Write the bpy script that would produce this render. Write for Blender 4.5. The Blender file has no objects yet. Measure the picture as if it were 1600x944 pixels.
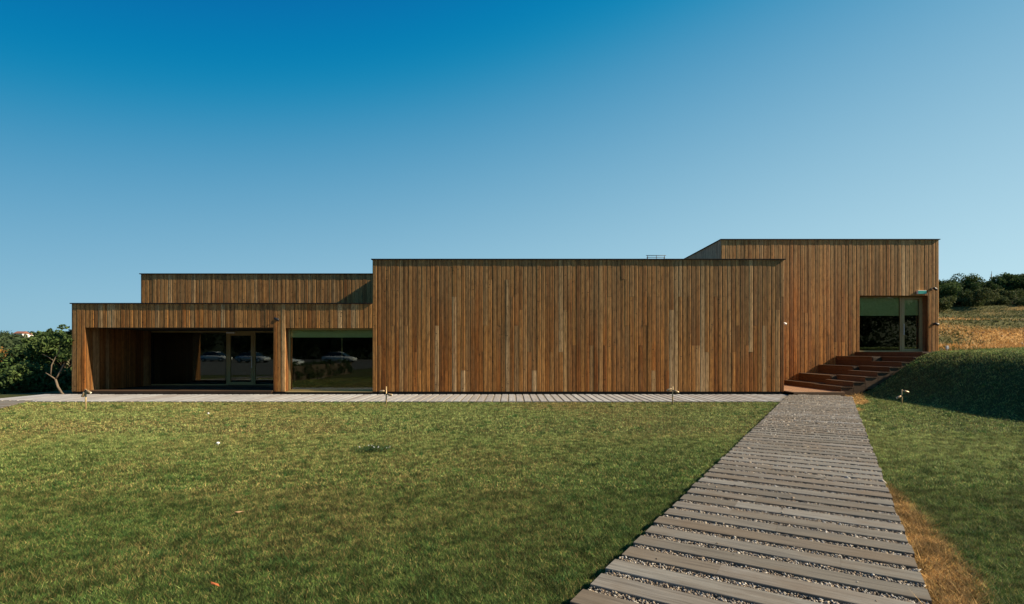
import bpy, bmesh, math, random
import numpy as np
from mathutils import Vector, Matrix

R = math.radians
rng = np.random.default_rng(7)
random.seed(7)
scene = bpy.context.scene
C = scene.collection

# ------------------------------------------------------------------ camera
CAM_Z = 1.65
cam_data = bpy.data.cameras.new('camera')
cam = bpy.data.objects.new('camera', cam_data)
C.objects.link(cam)
cam.location = (0, 0, CAM_Z)
cam.rotation_euler = (R(90), 0, 0)
cam_data.sensor_width = 36
cam_data.lens = 18.5
cam_data.shift_y = 0.0475
cam_data.clip_start = 0.1
cam_data.clip_end = 5000
scene.camera = cam

# ------------------------------------------------------------------ sky and sun
SUN_EL, SUN_AZ = 33.0, 83.5          # azimuth measured from the facade's normal towards the right
world = bpy.data.worlds.new('World')
scene.world = world
world.use_nodes = True
wn = world.node_tree
wn.nodes.clear()
sky = wn.nodes.new('ShaderNodeTexSky')
sky.sky_type = 'NISHITA'
sky.sun_disc = False
sky.sun_elevation = R(SUN_EL)
sky.sun_rotation = R(180 - SUN_AZ)
sky.altitude = 200
sky.air_density = 0.8
sky.dust_density = 2.0
sky.ozone_density = 1.0
bg = wn.nodes.new('ShaderNodeBackground')
bg.inputs['Strength'].default_value = 0.06
# clear deep-blue sky: faint Nishita plus an added gradient, paler low and sunward
geo = wn.nodes.new('ShaderNodeNewGeometry')
neg = wn.nodes.new('ShaderNodeVectorMath')
neg.operation = 'SCALE'
neg.inputs['Scale'].default_value = -1.0
wn.links.new(geo.outputs['Incoming'], neg.inputs[0])
sepd = wn.nodes.new('ShaderNodeSeparateXYZ')
wn.links.new(neg.outputs[0], sepd.inputs[0])


def wclamp(sock, lo, hi):
    c = wn.nodes.new('ShaderNodeClamp')
    c.inputs['Min'].default_value = lo
    c.inputs['Max'].default_value = hi
    wn.links.new(sock, c.inputs['Value'])
    return c.outputs[0]


def wmadd(vec, mul, add):
    m = wn.nodes.new('ShaderNodeVectorMath')
    m.operation = 'MULTIPLY_ADD'
    wn.links.new(vec, m.inputs[0])
    m.inputs[1].default_value = mul
    if hasattr(add, 'is_linked'):
        wn.links.new(add, m.inputs[2])
    else:
        m.inputs[2].default_value = add
    return m.outputs[0]


SK = 8.33
base = wmadd(sky.outputs[0], tuple(0.012 * SK for _ in range(3)), tuple(v * SK for v in (0.3962, 0.625, 0.725)))
hgt = wmadd(wclamp(sepd.outputs[2], 0.0, 0.6), tuple(v * SK for v in (-0.82, -0.8012, -0.5625)), base)
sid = wmadd(wclamp(sepd.outputs[0], -0.8, 0.8), tuple(v * SK for v in (0.1753, 0.1769, 0.1342)), hgt)
sps = wn.nodes.new('ShaderNodeSeparateXYZ')
cmb = wn.nodes.new('ShaderNodeCombineXYZ')
wn.links.new(sid, sps.inputs[0])
for ci, (flo, soft) in enumerate(((0.02, 0.5), (0.3, 0.3), (0.8, 0.3))):
    sm_ = wn.nodes.new('ShaderNodeMath')
    sm_.operation = 'SMOOTH_MAX'
    sm_.inputs[1].default_value = flo
    sm_.inputs[2].default_value = soft
    wn.links.new(sps.outputs[ci], sm_.inputs[0])
    wn.links.new(sm_.outputs[0], cmb.inputs[ci])
wo = wn.nodes.new('ShaderNodeOutputWorld')
wn.links.new(cmb.outputs[0], bg.inputs['Color'])
wn.links.new(bg.outputs[0], wo.inputs['Surface'])

sun_data = bpy.data.lights.new('sun', 'SUN')
sun_data.energy = 5.0
sun_data.angle = R(0.5)
sun_data.color = (1.0, 0.83, 0.6)
sun = bpy.data.objects.new('sun', sun_data)
C.objects.link(sun)
to_sun = Vector((math.sin(R(SUN_AZ)) * math.cos(R(SUN_EL)), -math.cos(R(SUN_AZ)) * math.cos(R(SUN_EL)), math.sin(R(SUN_EL))))
sun.rotation_euler = to_sun.to_track_quat('Z', 'Y').to_euler()
sun.location = (60, -10, 40)

vs = scene.view_settings
vs.view_transform = 'Standard'
vs.look = 'None'
vs.exposure = 1.0
vs.gamma = 1.0
vs.use_curve_mapping = False


# ------------------------------------------------------------------ materials
class NT:
    def __init__(self, name):
        self.m = bpy.data.materials.new(name)
        self.m.use_nodes = True
        self.t = self.m.node_tree
        self.t.nodes.clear()
        self.out = self.n('ShaderNodeOutputMaterial')

    def n(self, typ, **kw):
        nd = self.t.nodes.new(typ)
        for k, v in kw.items():
            setattr(nd, k, v)
        return nd

    def l(self, a, b):
        self.t.links.new(a, b)

    def val(self, nd, **kw):
        for k, v in kw.items():
            nd.inputs[k.replace('_', ' ')].default_value = v
        return nd

    def ramp(self, fac, stops, interp='LINEAR'):
        r = self.n('ShaderNodeValToRGB')
        r.color_ramp.interpolation = interp
        e = r.color_ramp.elements
        while len(e) < len(stops):
            e.new(0.5)
        for i, (p, c) in enumerate(stops):
            e[i].position = p
            e[i].color = (*c, 1) if len(c) == 3 else c
        self.l(fac, r.inputs[0])
        return r.outputs[0]

    def mix(self, fac, a, b, blend='MIX'):
        m = self.n('ShaderNodeMix', data_type='RGBA', blend_type=blend)
        for sock, v in ((m.inputs[0], fac), (m.inputs[6], a), (m.inputs[7], b)):
            if hasattr(v, 'links') or hasattr(v, 'is_linked'):
                self.l(v, sock)
            elif isinstance(v, (int, float)):
                sock.default_value = v
            else:
                sock.default_value = (*v, 1)
        return m.outputs[2]

    def math(self, op, a, b=0.0, clamp=False):
        m = self.n('ShaderNodeMath', operation=op, use_clamp=clamp)
        for sock, v in ((m.inputs[0], a), (m.inputs[1], b)):
            if hasattr(v, 'is_linked'):
                self.l(v, sock)
            else:
                sock.default_value = v
        return m.outputs[0]

    def noise(self, vec, scale, detail=3.0, rough=0.55, out=0):
        nd = self.n('ShaderNodeTexNoise')
        nd.inputs['Scale'].default_value = scale
        nd.inputs['Detail'].default_value = detail
        nd.inputs['Roughness'].default_value = rough
        if vec is not None:
            self.l(vec, nd.inputs['Vector'])
        return nd.outputs[out]

    def mapping(self, vec, scale=(1, 1, 1), loc=None):
        m = self.n('ShaderNodeVectorMath', operation='MULTIPLY')
        self.l(vec, m.inputs[0])
        m.inputs[1].default_value = scale
        o = m.outputs[0]
        if loc is not None:
            a = self.n('ShaderNodeVectorMath', operation='ADD')
            self.l(o, a.inputs[0])
            self.l(loc, a.inputs[1])
            o = a.outputs[0]
        return o

    def bsdf(self, color, rough=0.7, spec=0.3, bump=None, bump_str=0.3, bump_dist=0.01, metallic=0.0):
        b = self.n('ShaderNodeBsdfPrincipled')
        for nm, v in (('Base Color', color), ('Roughness', rough)):
            s = b.inputs[nm]
            if hasattr(v, 'is_linked'):
                self.l(v, s)
            elif isinstance(v, (int, float)):
                s.default_value = v
            else:
                s.default_value = (*v, 1)
        b.inputs['Specular IOR Level'].default_value = spec
        b.inputs['Metallic'].default_value = metallic
        if bump is not None:
            bp = self.n('ShaderNodeBump')
            bp.inputs['Strength'].default_value = bump_str
            bp.inputs['Distance'].default_value = bump_dist
            self.l(bump, bp.inputs['Height'])
            self.l(bp.outputs[0], b.inputs['Normal'])
        self.l(b.outputs[0], self.out.inputs['Surface'])
        return b


def plain(name, color, rough=0.7, spec=0.3, metallic=0.0, vary=0.15, scale=6.0):
    t = NT(name)
    pos = t.n('ShaderNodeNewGeometry').outputs['Position']
    f = t.noise(pos, scale, 4)
    dark = tuple(c * (1 - vary) for c in color)
    lite = tuple(min(1, c * (1 + vary)) for c in color)
    t.bsdf(t.mix(f, dark, lite), rough, spec, metallic=metallic)
    return t.m


def cladding(name, per_island=False, tone=1.0, warm=0.0, grey=0.0):
    """vertical larch boards: every board its own hue, long grain streaks, knots, greying towards the top"""
    t = NT(name)
    g = t.n('ShaderNodeNewGeometry')
    pos = g.outputs['Position']
    if per_island:
        rnd = g.outputs['Random Per Island']
    else:
        rnd = t.n('ShaderNodeObjectInfo').outputs['Random']
    comb = t.n('ShaderNodeCombineXYZ')
    for i, k in enumerate((37.0, 91.0, 53.0)):
        t.l(t.math('MULTIPLY', rnd, k), comb.inputs[i])
    off = comb.outputs[0]
    # base tone of the board
    hue = t.ramp(rnd, [(0.0, (0.19, 0.078, 0.018)), (0.14, (0.40, 0.175, 0.044)), (0.28, (0.285, 0.135, 0.036)),
                       (0.42, (0.46, 0.25, 0.085)), (0.56, (0.31, 0.165, 0.05)), (0.7, (0.50, 0.255, 0.078)),
                       (0.8, (0.25, 0.11, 0.028)), (0.88, (0.46, 0.30, 0.14)), (1.0, (0.62, 0.48, 0.30))])
    # long grain
    v1 = t.mapping(pos, (34, 34, 0.9), off)
    gr = t.noise(v1, 1.0, 5, 0.62)
    v2 = t.mapping(pos, (150, 150, 5.0), off)
    fine = t.noise(v2, 1.0, 3, 0.6)
    grain = t.ramp(gr, [(0.28, (0.42, 0.37, 0.32)), (0.5, (1, 1, 1)), (0.72, (1.4, 1.38, 1.34))])
    col = t.mix(1.0, hue, grain, 'MULTIPLY')
    fr = t.ramp(fine, [(0.3, (0.78, 0.76, 0.74)), (0.6, (1.08, 1.08, 1.08))])
    col = t.mix(1.0, col, fr, 'MULTIPLY')
    # greying by weather: large patches, stronger on some boards
    v3 = t.mapping(pos, (2.4, 2.4, 0.5), off)
    wz = t.noise(v3, 1.0, 3, 0.6)
    sep = t.n('ShaderNodeSeparateXYZ')
    t.l(pos, sep.inputs[0])
    zf = t.math('MULTIPLY', sep.outputs[2], 0.1)
    wv = t.math('MULTIPLY', t.math('ADD', t.math('SUBTRACT', wz, 0.58), zf), 1.5 - warm, True)
    col = t.mix(wv, col, (0.36, 0.255, 0.13))
    if grey:
        col = t.mix(grey, col, (0.62, 0.46, 0.33))
    # orange, less weathered wood low down and in patches
    ov = t.math('MULTIPLY', t.math('SUBTRACT', t.noise(t.mapping(pos, (5.0, 5.0, 0.45), off), 1.0, 2), 0.56 - warm * 0.2), 3.2, True)
    col = t.mix(t.math('MULTIPLY', ov, 0.45), col, (0.42, 0.15, 0.03))
    # knots
    vk = t.mapping(pos, (5.0, 5.0, 8.0), off)
    vor = t.n('ShaderNodeTexVoronoi')
    vor.inputs['Scale'].default_value = 1.0
    t.l(vk, vor.inputs['Vector'])
    kn = t.ramp(vor.outputs['Distance'], [(0.07, (1, 1, 1)), (0.2, (0, 0, 0))])
    spx = t.n('ShaderNodeSeparateColor')
    t.l(vor.outputs['Color'], spx.inputs[0])
    pick = t.math('GREATER_THAN', spx.outputs[0], 0.74)
    col = t.mix(t.math('MULTIPLY', t.math('MULTIPLY', kn, pick), 0.85), col, (0.035, 0.02, 0.012))
    # rain streaks
    st = t.noise(t.mapping(pos, (11, 11, 0.12), off), 1.0, 3, 0.6)
    sr = t.ramp(st, [(0.38, (0.38, 0.36, 0.33)), (0.58, (1.06, 1.06, 1.06))])
    col = t.mix(0.75, col, t.mix(1.0, col, sr, 'MULTIPLY'))
    blt = t.noise(t.mapping(pos, (16, 16, 4.5), off), 1.0, 4, 0.65)
    col = t.mix(1.0, col, t.ramp(blt, [(0.32, (0.6, 0.57, 0.53)), (0.5, (0.97, 0.97, 0.97)), (0.7, (1.2, 1.19, 1.17))]), 'MULTIPLY')
    col = t.mix(1.0, col, (0.96, 0.80, 0.64), 'MULTIPLY')
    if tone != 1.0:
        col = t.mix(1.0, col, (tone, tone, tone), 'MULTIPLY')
    hgt = t.math('ADD', gr, t.math('MULTIPLY', fine, 0.6))
    t.bsdf(col, 0.75, 0.25, hgt, 0.35, 0.006)
    return t.m


def deck_wood(name, ramp, grain_axis=0, rough=0.72, stain=(0.16, 0.11, 0.08), stain_amt=0.5):
    """grain along the object's own x axis (boards are built at real size)"""
    t = NT(name)
    tc = t.n('ShaderNodeTexCoord').outputs['Object']
    rnd = t.n('ShaderNodeObjectInfo').outputs['Random']
    comb = t.n('ShaderNodeCombineXYZ')
    for i, k in enumerate((37.0, 91.0, 53.0)):
        t.l(t.math('MULTIPLY', rnd, k), comb.inputs[i])
    off = comb.outputs[0]
    hue = t.ramp(rnd, ramp)
    gr = t.noise(t.mapping(tc, (1.4, 30, 30), off), 1.0, 5, 0.7)
    fine = t.noise(t.mapping(tc, (7, 190, 190), off), 1.0, 3, 0.6)
    col = t.mix(1.0, hue, t.ramp(gr, [(0.3, (0.52, 0.5, 0.48)), (0.5, (1, 1, 1)), (0.75, (1.3, 1.3, 1.3))]), 'MULTIPLY')
    col = t.mix(1.0, col, t.ramp(fine, [(0.3, (0.82, 0.82, 0.82)), (0.65, (1.07, 1.07, 1.07))]), 'MULTIPLY')
    blot = t.noise(t.mapping(tc, (1.3, 2.5, 2.5), off), 1.0, 4, 0.6)
    sm = t.math('MULTIPLY', t.math('SUBTRACT', blot, 0.48), 4.0, True)
    col = t.mix(t.math('MULTIPLY', sm, stain_amt), col, stain)
    rr = t.ramp(blot, [(0.3, (0.55, 0.55, 0.55)), (0.7, (0.8, 0.8, 0.8))])
    t.bsdf(col, rr, 0.35, t.math('ADD', gr, t.math('MULTIPLY', fine, 0.7)), 0.4, 0.004)
    return t.m


def attr_mat(name, rough=0.7, trans=0.3, spec=0.2, attr='Col'):
    t = NT(name)
    a = t.n('ShaderNodeAttribute')
    a.attribute_name = attr
    col = a.outputs['Color']
    b = t.bsdf(col, rough, spec)
    if trans > 0:
        tr = t.n('ShaderNodeBsdfTranslucent')
        t.l(col, tr.inputs['Color'])
        mx = t.n('ShaderNodeMixShader')
        mx.inputs[0].default_value = trans
        t.l(b.outputs[0], mx.inputs[1])
        t.l(tr.outputs[0], mx.inputs[2])
        t.l(mx.outputs[0], t.out.inputs['Surface'])
    return t.m


def ground_mat():
    t = NT('turf_soil')
    pos = t.n('ShaderNodeNewGeometry').outputs['Position']
    a = t.n('ShaderNodeAttribute')
    a.attribute_name = 'Col'
    big = t.noise(pos, 0.35, 4, 0.6)
    mid = t.noise(pos, 3.0, 5, 0.65)
    fine = t.noise(t.mapping(pos, (60, 60, 60)), 1.0, 4, 0.7)
    c = t.mix(1.0, a.outputs['Color'], t.ramp(mid, [(0.3, (0.7, 0.72, 0.7)), (0.7, (1.25, 1.2, 1.2))]), 'MULTIPLY')
    c = t.mix(1.0, c, t.ramp(fine, [(0.3, (0.55, 0.55, 0.5)), (0.7, (1.3, 1.3, 1.25))]), 'MULTIPLY')
    c = t.mix(t.math('MULTIPLY', t.math('SUBTRACT', big, 0.5), 1.5, True), c, t.mix(1.0, c, (1.35, 1.1, 0.8), 'MULTIPLY'))
    t.bsdf(c, 0.9, 0.1, t.math('ADD', fine, mid), 0.5, 0.02)
    return t.m


def gravel_mat(name, a=(0.34, 0.29, 0.22), b=(0.12, 0.1, 0.08)):
    t = NT(name)
    pos = t.n('ShaderNodeNewGeometry').outputs['Position']
    vor = t.n('ShaderNodeTexVoronoi')
    vor.inputs['Scale'].default_value = 38
    t.l(pos, vor.inputs['Vector'])
    sp = t.n('ShaderNodeSeparateColor')
    t.l(vor.outputs['Color'], sp.inputs[0])
    c = t.mix(sp.outputs[0], b, a)
    e = t.ramp(vor.outputs['Distance'], [(0.25, (1, 1, 1)), (0.6, (0.35, 0.33, 0.3))])
    c = t.mix(1.0, c, e, 'MULTIPLY')
    t.bsdf(c, 0.9, 0.2, t.math('MULTIPLY', vor.outputs['Distance'], -1.0), 0.8, 0.02)
    return t.m


def glass_mat():
    t = NT('window_glass')
    tr = t.n('ShaderNodeBsdfTransparent')
    tr.inputs[0].default_value = (0.93, 0.96, 0.91, 1)
    gl = t.n('ShaderNodeBsdfGlossy')
    gl.inputs['Roughness'].default_value = 0.0
    gl.inputs['Color'].default_value = (0.9, 0.97, 0.93, 1)
    fr = t.n('ShaderNodeFresnel')
    fr.inputs['IOR'].default_value = 1.6
    mx = t.n('ShaderNodeMixShader')
    t.l(fr.outputs[0], mx.inputs[0])
    t.l(tr.outputs[0], mx.inputs[1])
    t.l(gl.outputs[0], mx.inputs[2])
    t.l(mx.outputs[0], t.out.inputs['Surface'])
    return t.m


M = {}
M['board'] = cladding('larch_cladding')
M['board_rest'] = cladding('larch_cladding_joined', per_island=True)
M['board_warm'] = cladding('larch_cladding_sheltered', warm=0.25, tone=1.28)
M['board_fresh_shaded'] = cladding('larch_cladding_unweathered_shaded', per_island=True, warm=0.45, tone=0.5)  # toned down: the recess's shade is put into the board colour
M['board_grey'] = cladding('larch_cladding_grey', per_island=True, grey=0.8)  # paler, greyer boards for the left flank
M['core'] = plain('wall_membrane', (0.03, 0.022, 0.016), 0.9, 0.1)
M['coping'] = plain('dark_sheet_metal', (0.009, 0.009, 0.009), 0.7, 0.2)
M['roof'] = plain('roof_felt', (0.10, 0.10, 0.095), 0.9, 0.1)
M['plinth'] = plain('plinth_concrete', (0.03, 0.026, 0.022), 0.9, 0.1)
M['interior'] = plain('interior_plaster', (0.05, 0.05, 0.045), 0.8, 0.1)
M['frame'] = plain('oiled_oak_frame', (0.30, 0.23, 0.10), 0.5, 0.35, vary=0.25, scale=14)
M['blind'] = plain('roller_blind_fabric', (0.62, 0.56, 0.27), 0.9, 0.1, vary=0.06)
M['glass'] = glass_mat()
M['black'] = plain('black_metal', (0.015, 0.015, 0.016), 0.45, 0.4)
M['mast'] = plain('dark_mast_paint', (0.06, 0.065, 0.07), 0.6, 0.3)
M['white'] = plain('white_plastic', (0.72, 0.72, 0.68), 0.4, 0.4, vary=0.05)
M['steel'] = plain('galvanised_steel', (0.42, 0.43, 0.44), 0.4, 0.5, 0.6)
M['green_sign'] = plain('green_sign_plastic', (0.05, 0.42, 0.33), 0.4, 0.4, vary=0.1)
M['brass'] = plain('bronze_lamp_metal', (0.36, 0.25, 0.14), 0.38, 0.5, 0.35)
M['stake'] = plain('lamp_stake_metal', (0.40, 0.29, 0.14), 0.45, 0.4, 0.2)
M['lens'] = plain('lamp_lens', (0.75, 0.73, 0.66), 0.25, 0.5, vary=0.05)
M['path_plank'] = deck_wood('weathered_path_planks',
                            [(0.0, (0.165, 0.151, 0.125)), (0.25, (0.125, 0.108, 0.082)), (0.5, (0.19, 0.178, 0.152)),
                             (0.75, (0.138, 0.112, 0.08)), (1.0, (0.205, 0.195, 0.174))], stain=(0.10, 0.070, 0.042), stain_amt=0.75)
M['walk_plank'] = deck_wood('pale_walk_planks',
                            [(0.0, (0.32, 0.32, 0.315)), (0.3, (0.27, 0.255, 0.245)), (0.6, (0.355, 0.36, 0.36)), (1.0, (0.295, 0.29, 0.285))],
                            stain=(0.30, 0.24, 0.19), stain_amt=0.3)
M['stair_plank'] = deck_wood('shaded_stair_larch',
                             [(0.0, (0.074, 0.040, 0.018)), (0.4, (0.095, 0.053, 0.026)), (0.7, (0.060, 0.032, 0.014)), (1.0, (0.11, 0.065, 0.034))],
                             stain=(0.07, 0.035, 0.018), stain_amt=0.4)  # darkened so the flight looks shaded; the landing has the lit tone
M['landing_plank'] = deck_wood('sunlit_landing_boards', [(0.0, (0.27, 0.155, 0.085)), (0.5, (0.32, 0.19, 0.11)), (1.0, (0.25, 0.14, 0.075))],
                               stain=(0.2, 0.11, 0.06), stain_amt=0.3)  # lighter copy of the stair wood: sunlight on the landing put into colour
M['ground'] = ground_mat()
M['gravel'] = gravel_mat('gravel_bed')
M['gravel_pale'] = gravel_mat('gravel_bed_pale', (0.5, 0.46, 0.38), (0.3, 0.26, 0.2))
M['asphalt'] = plain('parking_asphalt', (0.06, 0.06, 0.058), 0.9, 0.2, vary=0.3, scale=3)
M['grass'] = attr_mat('grass_blades', 0.65, 0.25, 0.12)
M['leaf'] = attr_mat('tree_leaves', 0.75, 0.25, 0.08)
M['pebble'] = attr_mat('pebbles', 0.7, 0.0, 0.3)
M['bark'] = plain('bark', (0.085, 0.065, 0.045), 0.9, 0.1, vary=0.4, scale=9)
M['bark_pale'] = plain('pale_bare_bark', (0.15, 0.115, 0.08), 0.85, 0.1, vary=0.35, scale=9)
M['far_field'] = plain('far_dry_field', (0.22, 0.20, 0.10), 0.9, 0.1, vary=0.3, scale=0.05)
M['house_wall'] = plain('white_render', (0.75, 0.73, 0.68), 0.8, 0.2, vary=0.05, scale=0.3)
M['house_roof'] = plain('clay_roof_tiles', (0.22, 0.095, 0.065), 0.8, 0.2, vary=0.2, scale=0.8)
M['car_white'] = plain('white_car_paint', (0.5, 0.51, 0.53), 0.3, 0.6, vary=0.02)
M['car_silver'] = plain('silver_car_paint', (0.45, 0.47, 0.5), 0.3, 0.6, 0.3, vary=0.02)
M['car_red'] = plain('red_car_paint', (0.32, 0.03, 0.02), 0.25, 0.6, vary=0.02)
M['car_glass'] = plain('car_glass', (0.01, 0.012, 0.014), 0.08, 0.6, vary=0.02)
M['tyre'] = plain('tyre_rubber', (0.012, 0.012, 0.012), 0.85, 0.2)


# ------------------------------------------------------------------ helpers
def link(o, parent=None):
    C.objects.link(o)
    if parent is not None:
        o.parent = parent
    return o


def tag(o, label=None, cat=None, group=None, kind=None):
    for k, v in (('label', label), ('category', cat), ('group', group), ('kind', kind)):
        if v:
            o[k] = v
    return o


def empty(name, loc=(0, 0, 0), parent=None):
    o = bpy.data.objects.new(name, None)
    o.location = loc
    o.empty_display_size = 0.3
    return link(o, parent)


def mesh_obj(name, verts, faces, mat, parent=None, smooth=False):
    me = bpy.data.meshes.new(name)
    me.from_pydata([tuple(v) for v in verts], [], [tuple(f) for f in faces])
    me.materials.append(mat)
    if smooth:
        for p in me.polygons:
            p.use_smooth = True
    me.update()
    return link(bpy.data.objects.new(name, me), parent)


BOXF = [(0, 3, 2, 1), (4, 5, 6, 7), (0, 1, 5, 4), (1, 2, 6, 5), (2, 3, 7, 6), (3, 0, 4, 7)]


def box_v(x0, x1, y0, y1, z0, z1):
    return [(x0, y0, z0), (x1, y0, z0), (x1, y1, z0), (x0, y1, z0), (x0, y0, z1), (x1, y0, z1), (x1, y1, z1), (x0, y1, z1)]


def boxes(name, lst, mat, parent=None, bevel=0.0):
    v, f = [], []
    for b in lst:
        n = len(v)
        v += box_v(*b)
        f += [tuple(i + n for i in q) for q in BOXF]
    o = mesh_obj(name, v, f, mat, parent)
    if bevel:
        bm = bmesh.new()
        bm.from_mesh(o.data)
        bmesh.ops.bevel(bm, geom=bm.edges[:], offset=bevel, segments=1, affect='EDGES')
        bm.to_mesh(o.data)
        bm.free()
    return o


def tube(name, pts, radii, mat, parent=None, seg=8, extra=None):
    """tapered tube along pts; extra: further (pts, radii) joined into the same mesh"""
    V, F = [], []
    for P, Rr in [(pts, radii)] + (extra or []):
        P = [Vector(p) for p in P]
        base = len(V)
        for i, p in enumerate(P):
            d = (P[min(i + 1, len(P) - 1)] - P[max(i - 1, 0)]).normalized()
            a = d.orthogonal().normalized() if abs(d.z) > 0.9 else d.cross(Vector((0, 0, 1))).normalized()
            b = d.cross(a)
            r = Rr[i]
            for k in range(seg):
                t = 2 * math.pi * k / seg
                V.append(p + a * math.cos(t) * r + b * math.sin(t) * r)
        for i in range(len(P) - 1):
            for k in range(seg):
                k2 = (k + 1) % seg
                F.append((base + i * seg + k, base + i * seg + k2, base + (i + 1) * seg + k2, base + (i + 1) * seg + k))
        F.append(tuple(base + k for k in reversed(range(seg))))
        F.append(tuple(base + (len(P) - 1) * seg + k for k in range(seg)))
    return mesh_obj(name, V, F, mat, parent, smooth=True)


def np_mesh(name, verts, faces, cols, mat, parent=None):
    """big mesh from numpy: verts (n,3), faces (m,k), cols (n,3) point colours"""
    me = bpy.data.meshes.new(name)
    nv, (nf, k) = len(verts), faces.shape
    me.vertices.add(nv)
    me.vertices.foreach_set('co', np.ascontiguousarray(verts, dtype=np.float32).ravel())
    me.loops.add(nf * k)
    me.loops.foreach_set('vertex_index', np.ascontiguousarray(faces, dtype=np.int32).ravel())
    me.polygons.add(nf)
    me.polygons.foreach_set('loop_start', np.arange(0, nf * k, k, dtype=np.int32))
    me.update(calc_edges=True)
    if cols is not None:
        at = me.attributes.new('Col', 'FLOAT_COLOR', 'POINT')
        c4 = np.ones((nv, 4), dtype=np.float32)
        c4[:, :3] = cols
        at.data.foreach_set('color', c4.ravel())
    me.materials.append(mat)
    return link(bpy.data.objects.new(name, me), parent)


def sstep(a, b, x):
    t = np.clip((np.asarray(x, dtype=float) - a) / (b - a), 0, 1)
    return t * t * (3 - 2 * t)


def vnoise(x, y, s, seed=0):
    """cheap smooth value noise, 0..1"""
    x = np.asarray(x, dtype=float) / s + 1000 + seed * 17.3
    y = np.asarray(y, dtype=float) / s + 1000 + seed * 31.7
    xi, yi = np.floor(x), np.floor(y)
    fx, fy = x - xi, y - yi
    fx, fy = fx * fx * (3 - 2 * fx), fy * fy * (3 - 2 * fy)

    def h(a, b):
        v = np.sin(a * 127.1 + b * 311.7 + seed * 74.7) * 43758.5453
        return v - np.floor(v)
    return (h(xi, yi) * (1 - fx) + h(xi + 1, yi) * fx) * (1 - fy) + (h(xi, yi + 1) * (1 - fx) + h(xi + 1, yi + 1) * fx) * fy


def fbm(x, y, s, seed=0, o=4):
    a, t, n = 0.5, 0.0, 0.0
    for i in range(o):
        t = t + a * vnoise(x, y, s / 2 ** i, seed + i)
        n += a
        a *= 0.5
    return t / n


# ------------------------------------------------------------------ layout numbers (metres; y is depth from the camera)
FPX = 822.2                    # focal length in pixels of a 1600 pixel wide picture
K = FPX / 1067.0               # depth scale: the depths below were first measured for a longer lens
D = 25.4 * K                   # plane of the long front
PDX, PDY = 0.5226, 0.8526      # direction of the entrance path
PL0 = np.array([9.59, 23.8 * K])   # far left corner of the path
PW = 1.925                     # path width, square to its direction
PN = np.array([PDY, -PDX])     # to the right across the path
ST_Y0, ST_Y1, RB_Y = 24.75 * K, 26.95 * K, 30.0 * K   # stair near side, seats, plane of the upper front
WALK_Y0, WALK_Y1 = 21.75 * K, 25.3 * K


def bank_lines(y):
    y = np.asarray(y, dtype=float)
    toe = 11.15 + 1.0 * sstep(15, 24, y) + 0.15 * np.sin(y * 0.35)
    crest = 13.75 + 1.55 * sstep(16, 24.5, y)
    return toe, crest


def ground_h(x, y):
    x = np.asarray(x, dtype=float)
    yr = np.asarray(y, dtype=float)
    y = yr / K
    toe, crest = bank_lines(y)
    t = np.clip((x - toe) / (crest - toe), 0, 1)
    bank = 1.62 * (0.82 * t * t * (3 - 2 * t) + 0.18 * t)
    gentle = 0.10 * sstep(9.0, 12.2, x) * sstep(25, 18, y)
    lump = (fbm(x, yr, 1.1, 27, 3) - 0.5) * 0.11 * np.clip(t * 4, 0, 1)
    front = np.minimum(bank + gentle * (1 - t), 1.62) + lump * sstep(24.6, 23.0, y)
    front = front + 0.18 * sstep(15, 20, x) * sstep(10, 20, y)
    behind = 1.5 * sstep(15.15, 15.3, x)          # under stair, terrace and building
    w = sstep(24.62, 24.74, y)
    h = front * (1 - w) + behind * w
    # land behind the camera is level
    h = h * sstep(-12, 2, y) if np.ndim(h) else h * float(sstep(-12, 2, y))
    # hillside to the right, behind the building
    hr = sstep(16, 19, x) * (np.clip((y - 31) / 60, 0, 0.9) - 0.5 * sstep(92, 150, y))
    ter = (0.55 * np.sin(y * 0.75 + 0.05 * x + 1.6 * vnoise(x, y, 9, 3)) + 0.5 * (fbm(x * 0.3, y, 2.0, 12, 3) - 0.5)) * sstep(33, 42, y)
    h = h + hr * (6.2 + 0.07 * np.clip(x - 52, -10, 40)) + ter * sstep(17, 20, x) * np.where(y < 150, 1, 0)
    # valley to the left
    hl = sstep(-17.5, -26, x) * sstep(24.5, 60, y)
    far = 16.5 * sstep(350, 760, y) + 5.0 * (fbm(x, y, 160, 9) - 0.5) * sstep(250, 500, y)
    h = h - 5.2 * hl * (1 - sstep(150, 330, y)) - 0.9 * sstep(-18.5, -22, x) * sstep(25.5, 30, y) * (1 - sstep(60, 120, y))
    h = h + far * sstep(0, -60, x)
    h = h + (fbm(x, yr, 2.6, 5, 3) - 0.5) * 0.05 * sstep(24.2, 21.0, y)
    h = h + 26.0 * sstep(-110, -260, y)          # unseen slope, added to keep sky gaps out of the mirrored view
    return h


# ------------------------------------------------------------------ colours of the turf (patchy wear, far lawn lightened for its light)
def path_coords(x, y):
    dx, dy = x - PL0[0], y - PL0[1]
    s = dx * PDX + dy * PDY          # 0 at the far end, negative towards the camera
    c = dx * PN[0] + dy * PN[1]      # 0 at the left edge, PW at the right edge
    return s, c


def dry_mask(x, y):
    """straw coloured dead grass along the right edge of the path"""
    s, c = path_coords(x, y)
    d = c - PW
    t = -s
    wob = 0.24 * (fbm(x, y, 0.6, 21, 3) - 0.5)
    wid = np.interp(t / 0.818, [0.3, 0.9, 1.6, 2.2, 3.4, 3.8, 4.4, 15.4, 16.2, 17.3, 19.8, 21.5, 24], [0.35, 0.42, 0.32, 0.0, 0.0, 0.12, 0.0, 0.0, 0.12, 0.25, 0.34, 0.37, 0.38])
    m = sstep(0.10, -0.10, d + wob - wid) * (wid > 0.01)
    return m * (d > -0.3)


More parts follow.
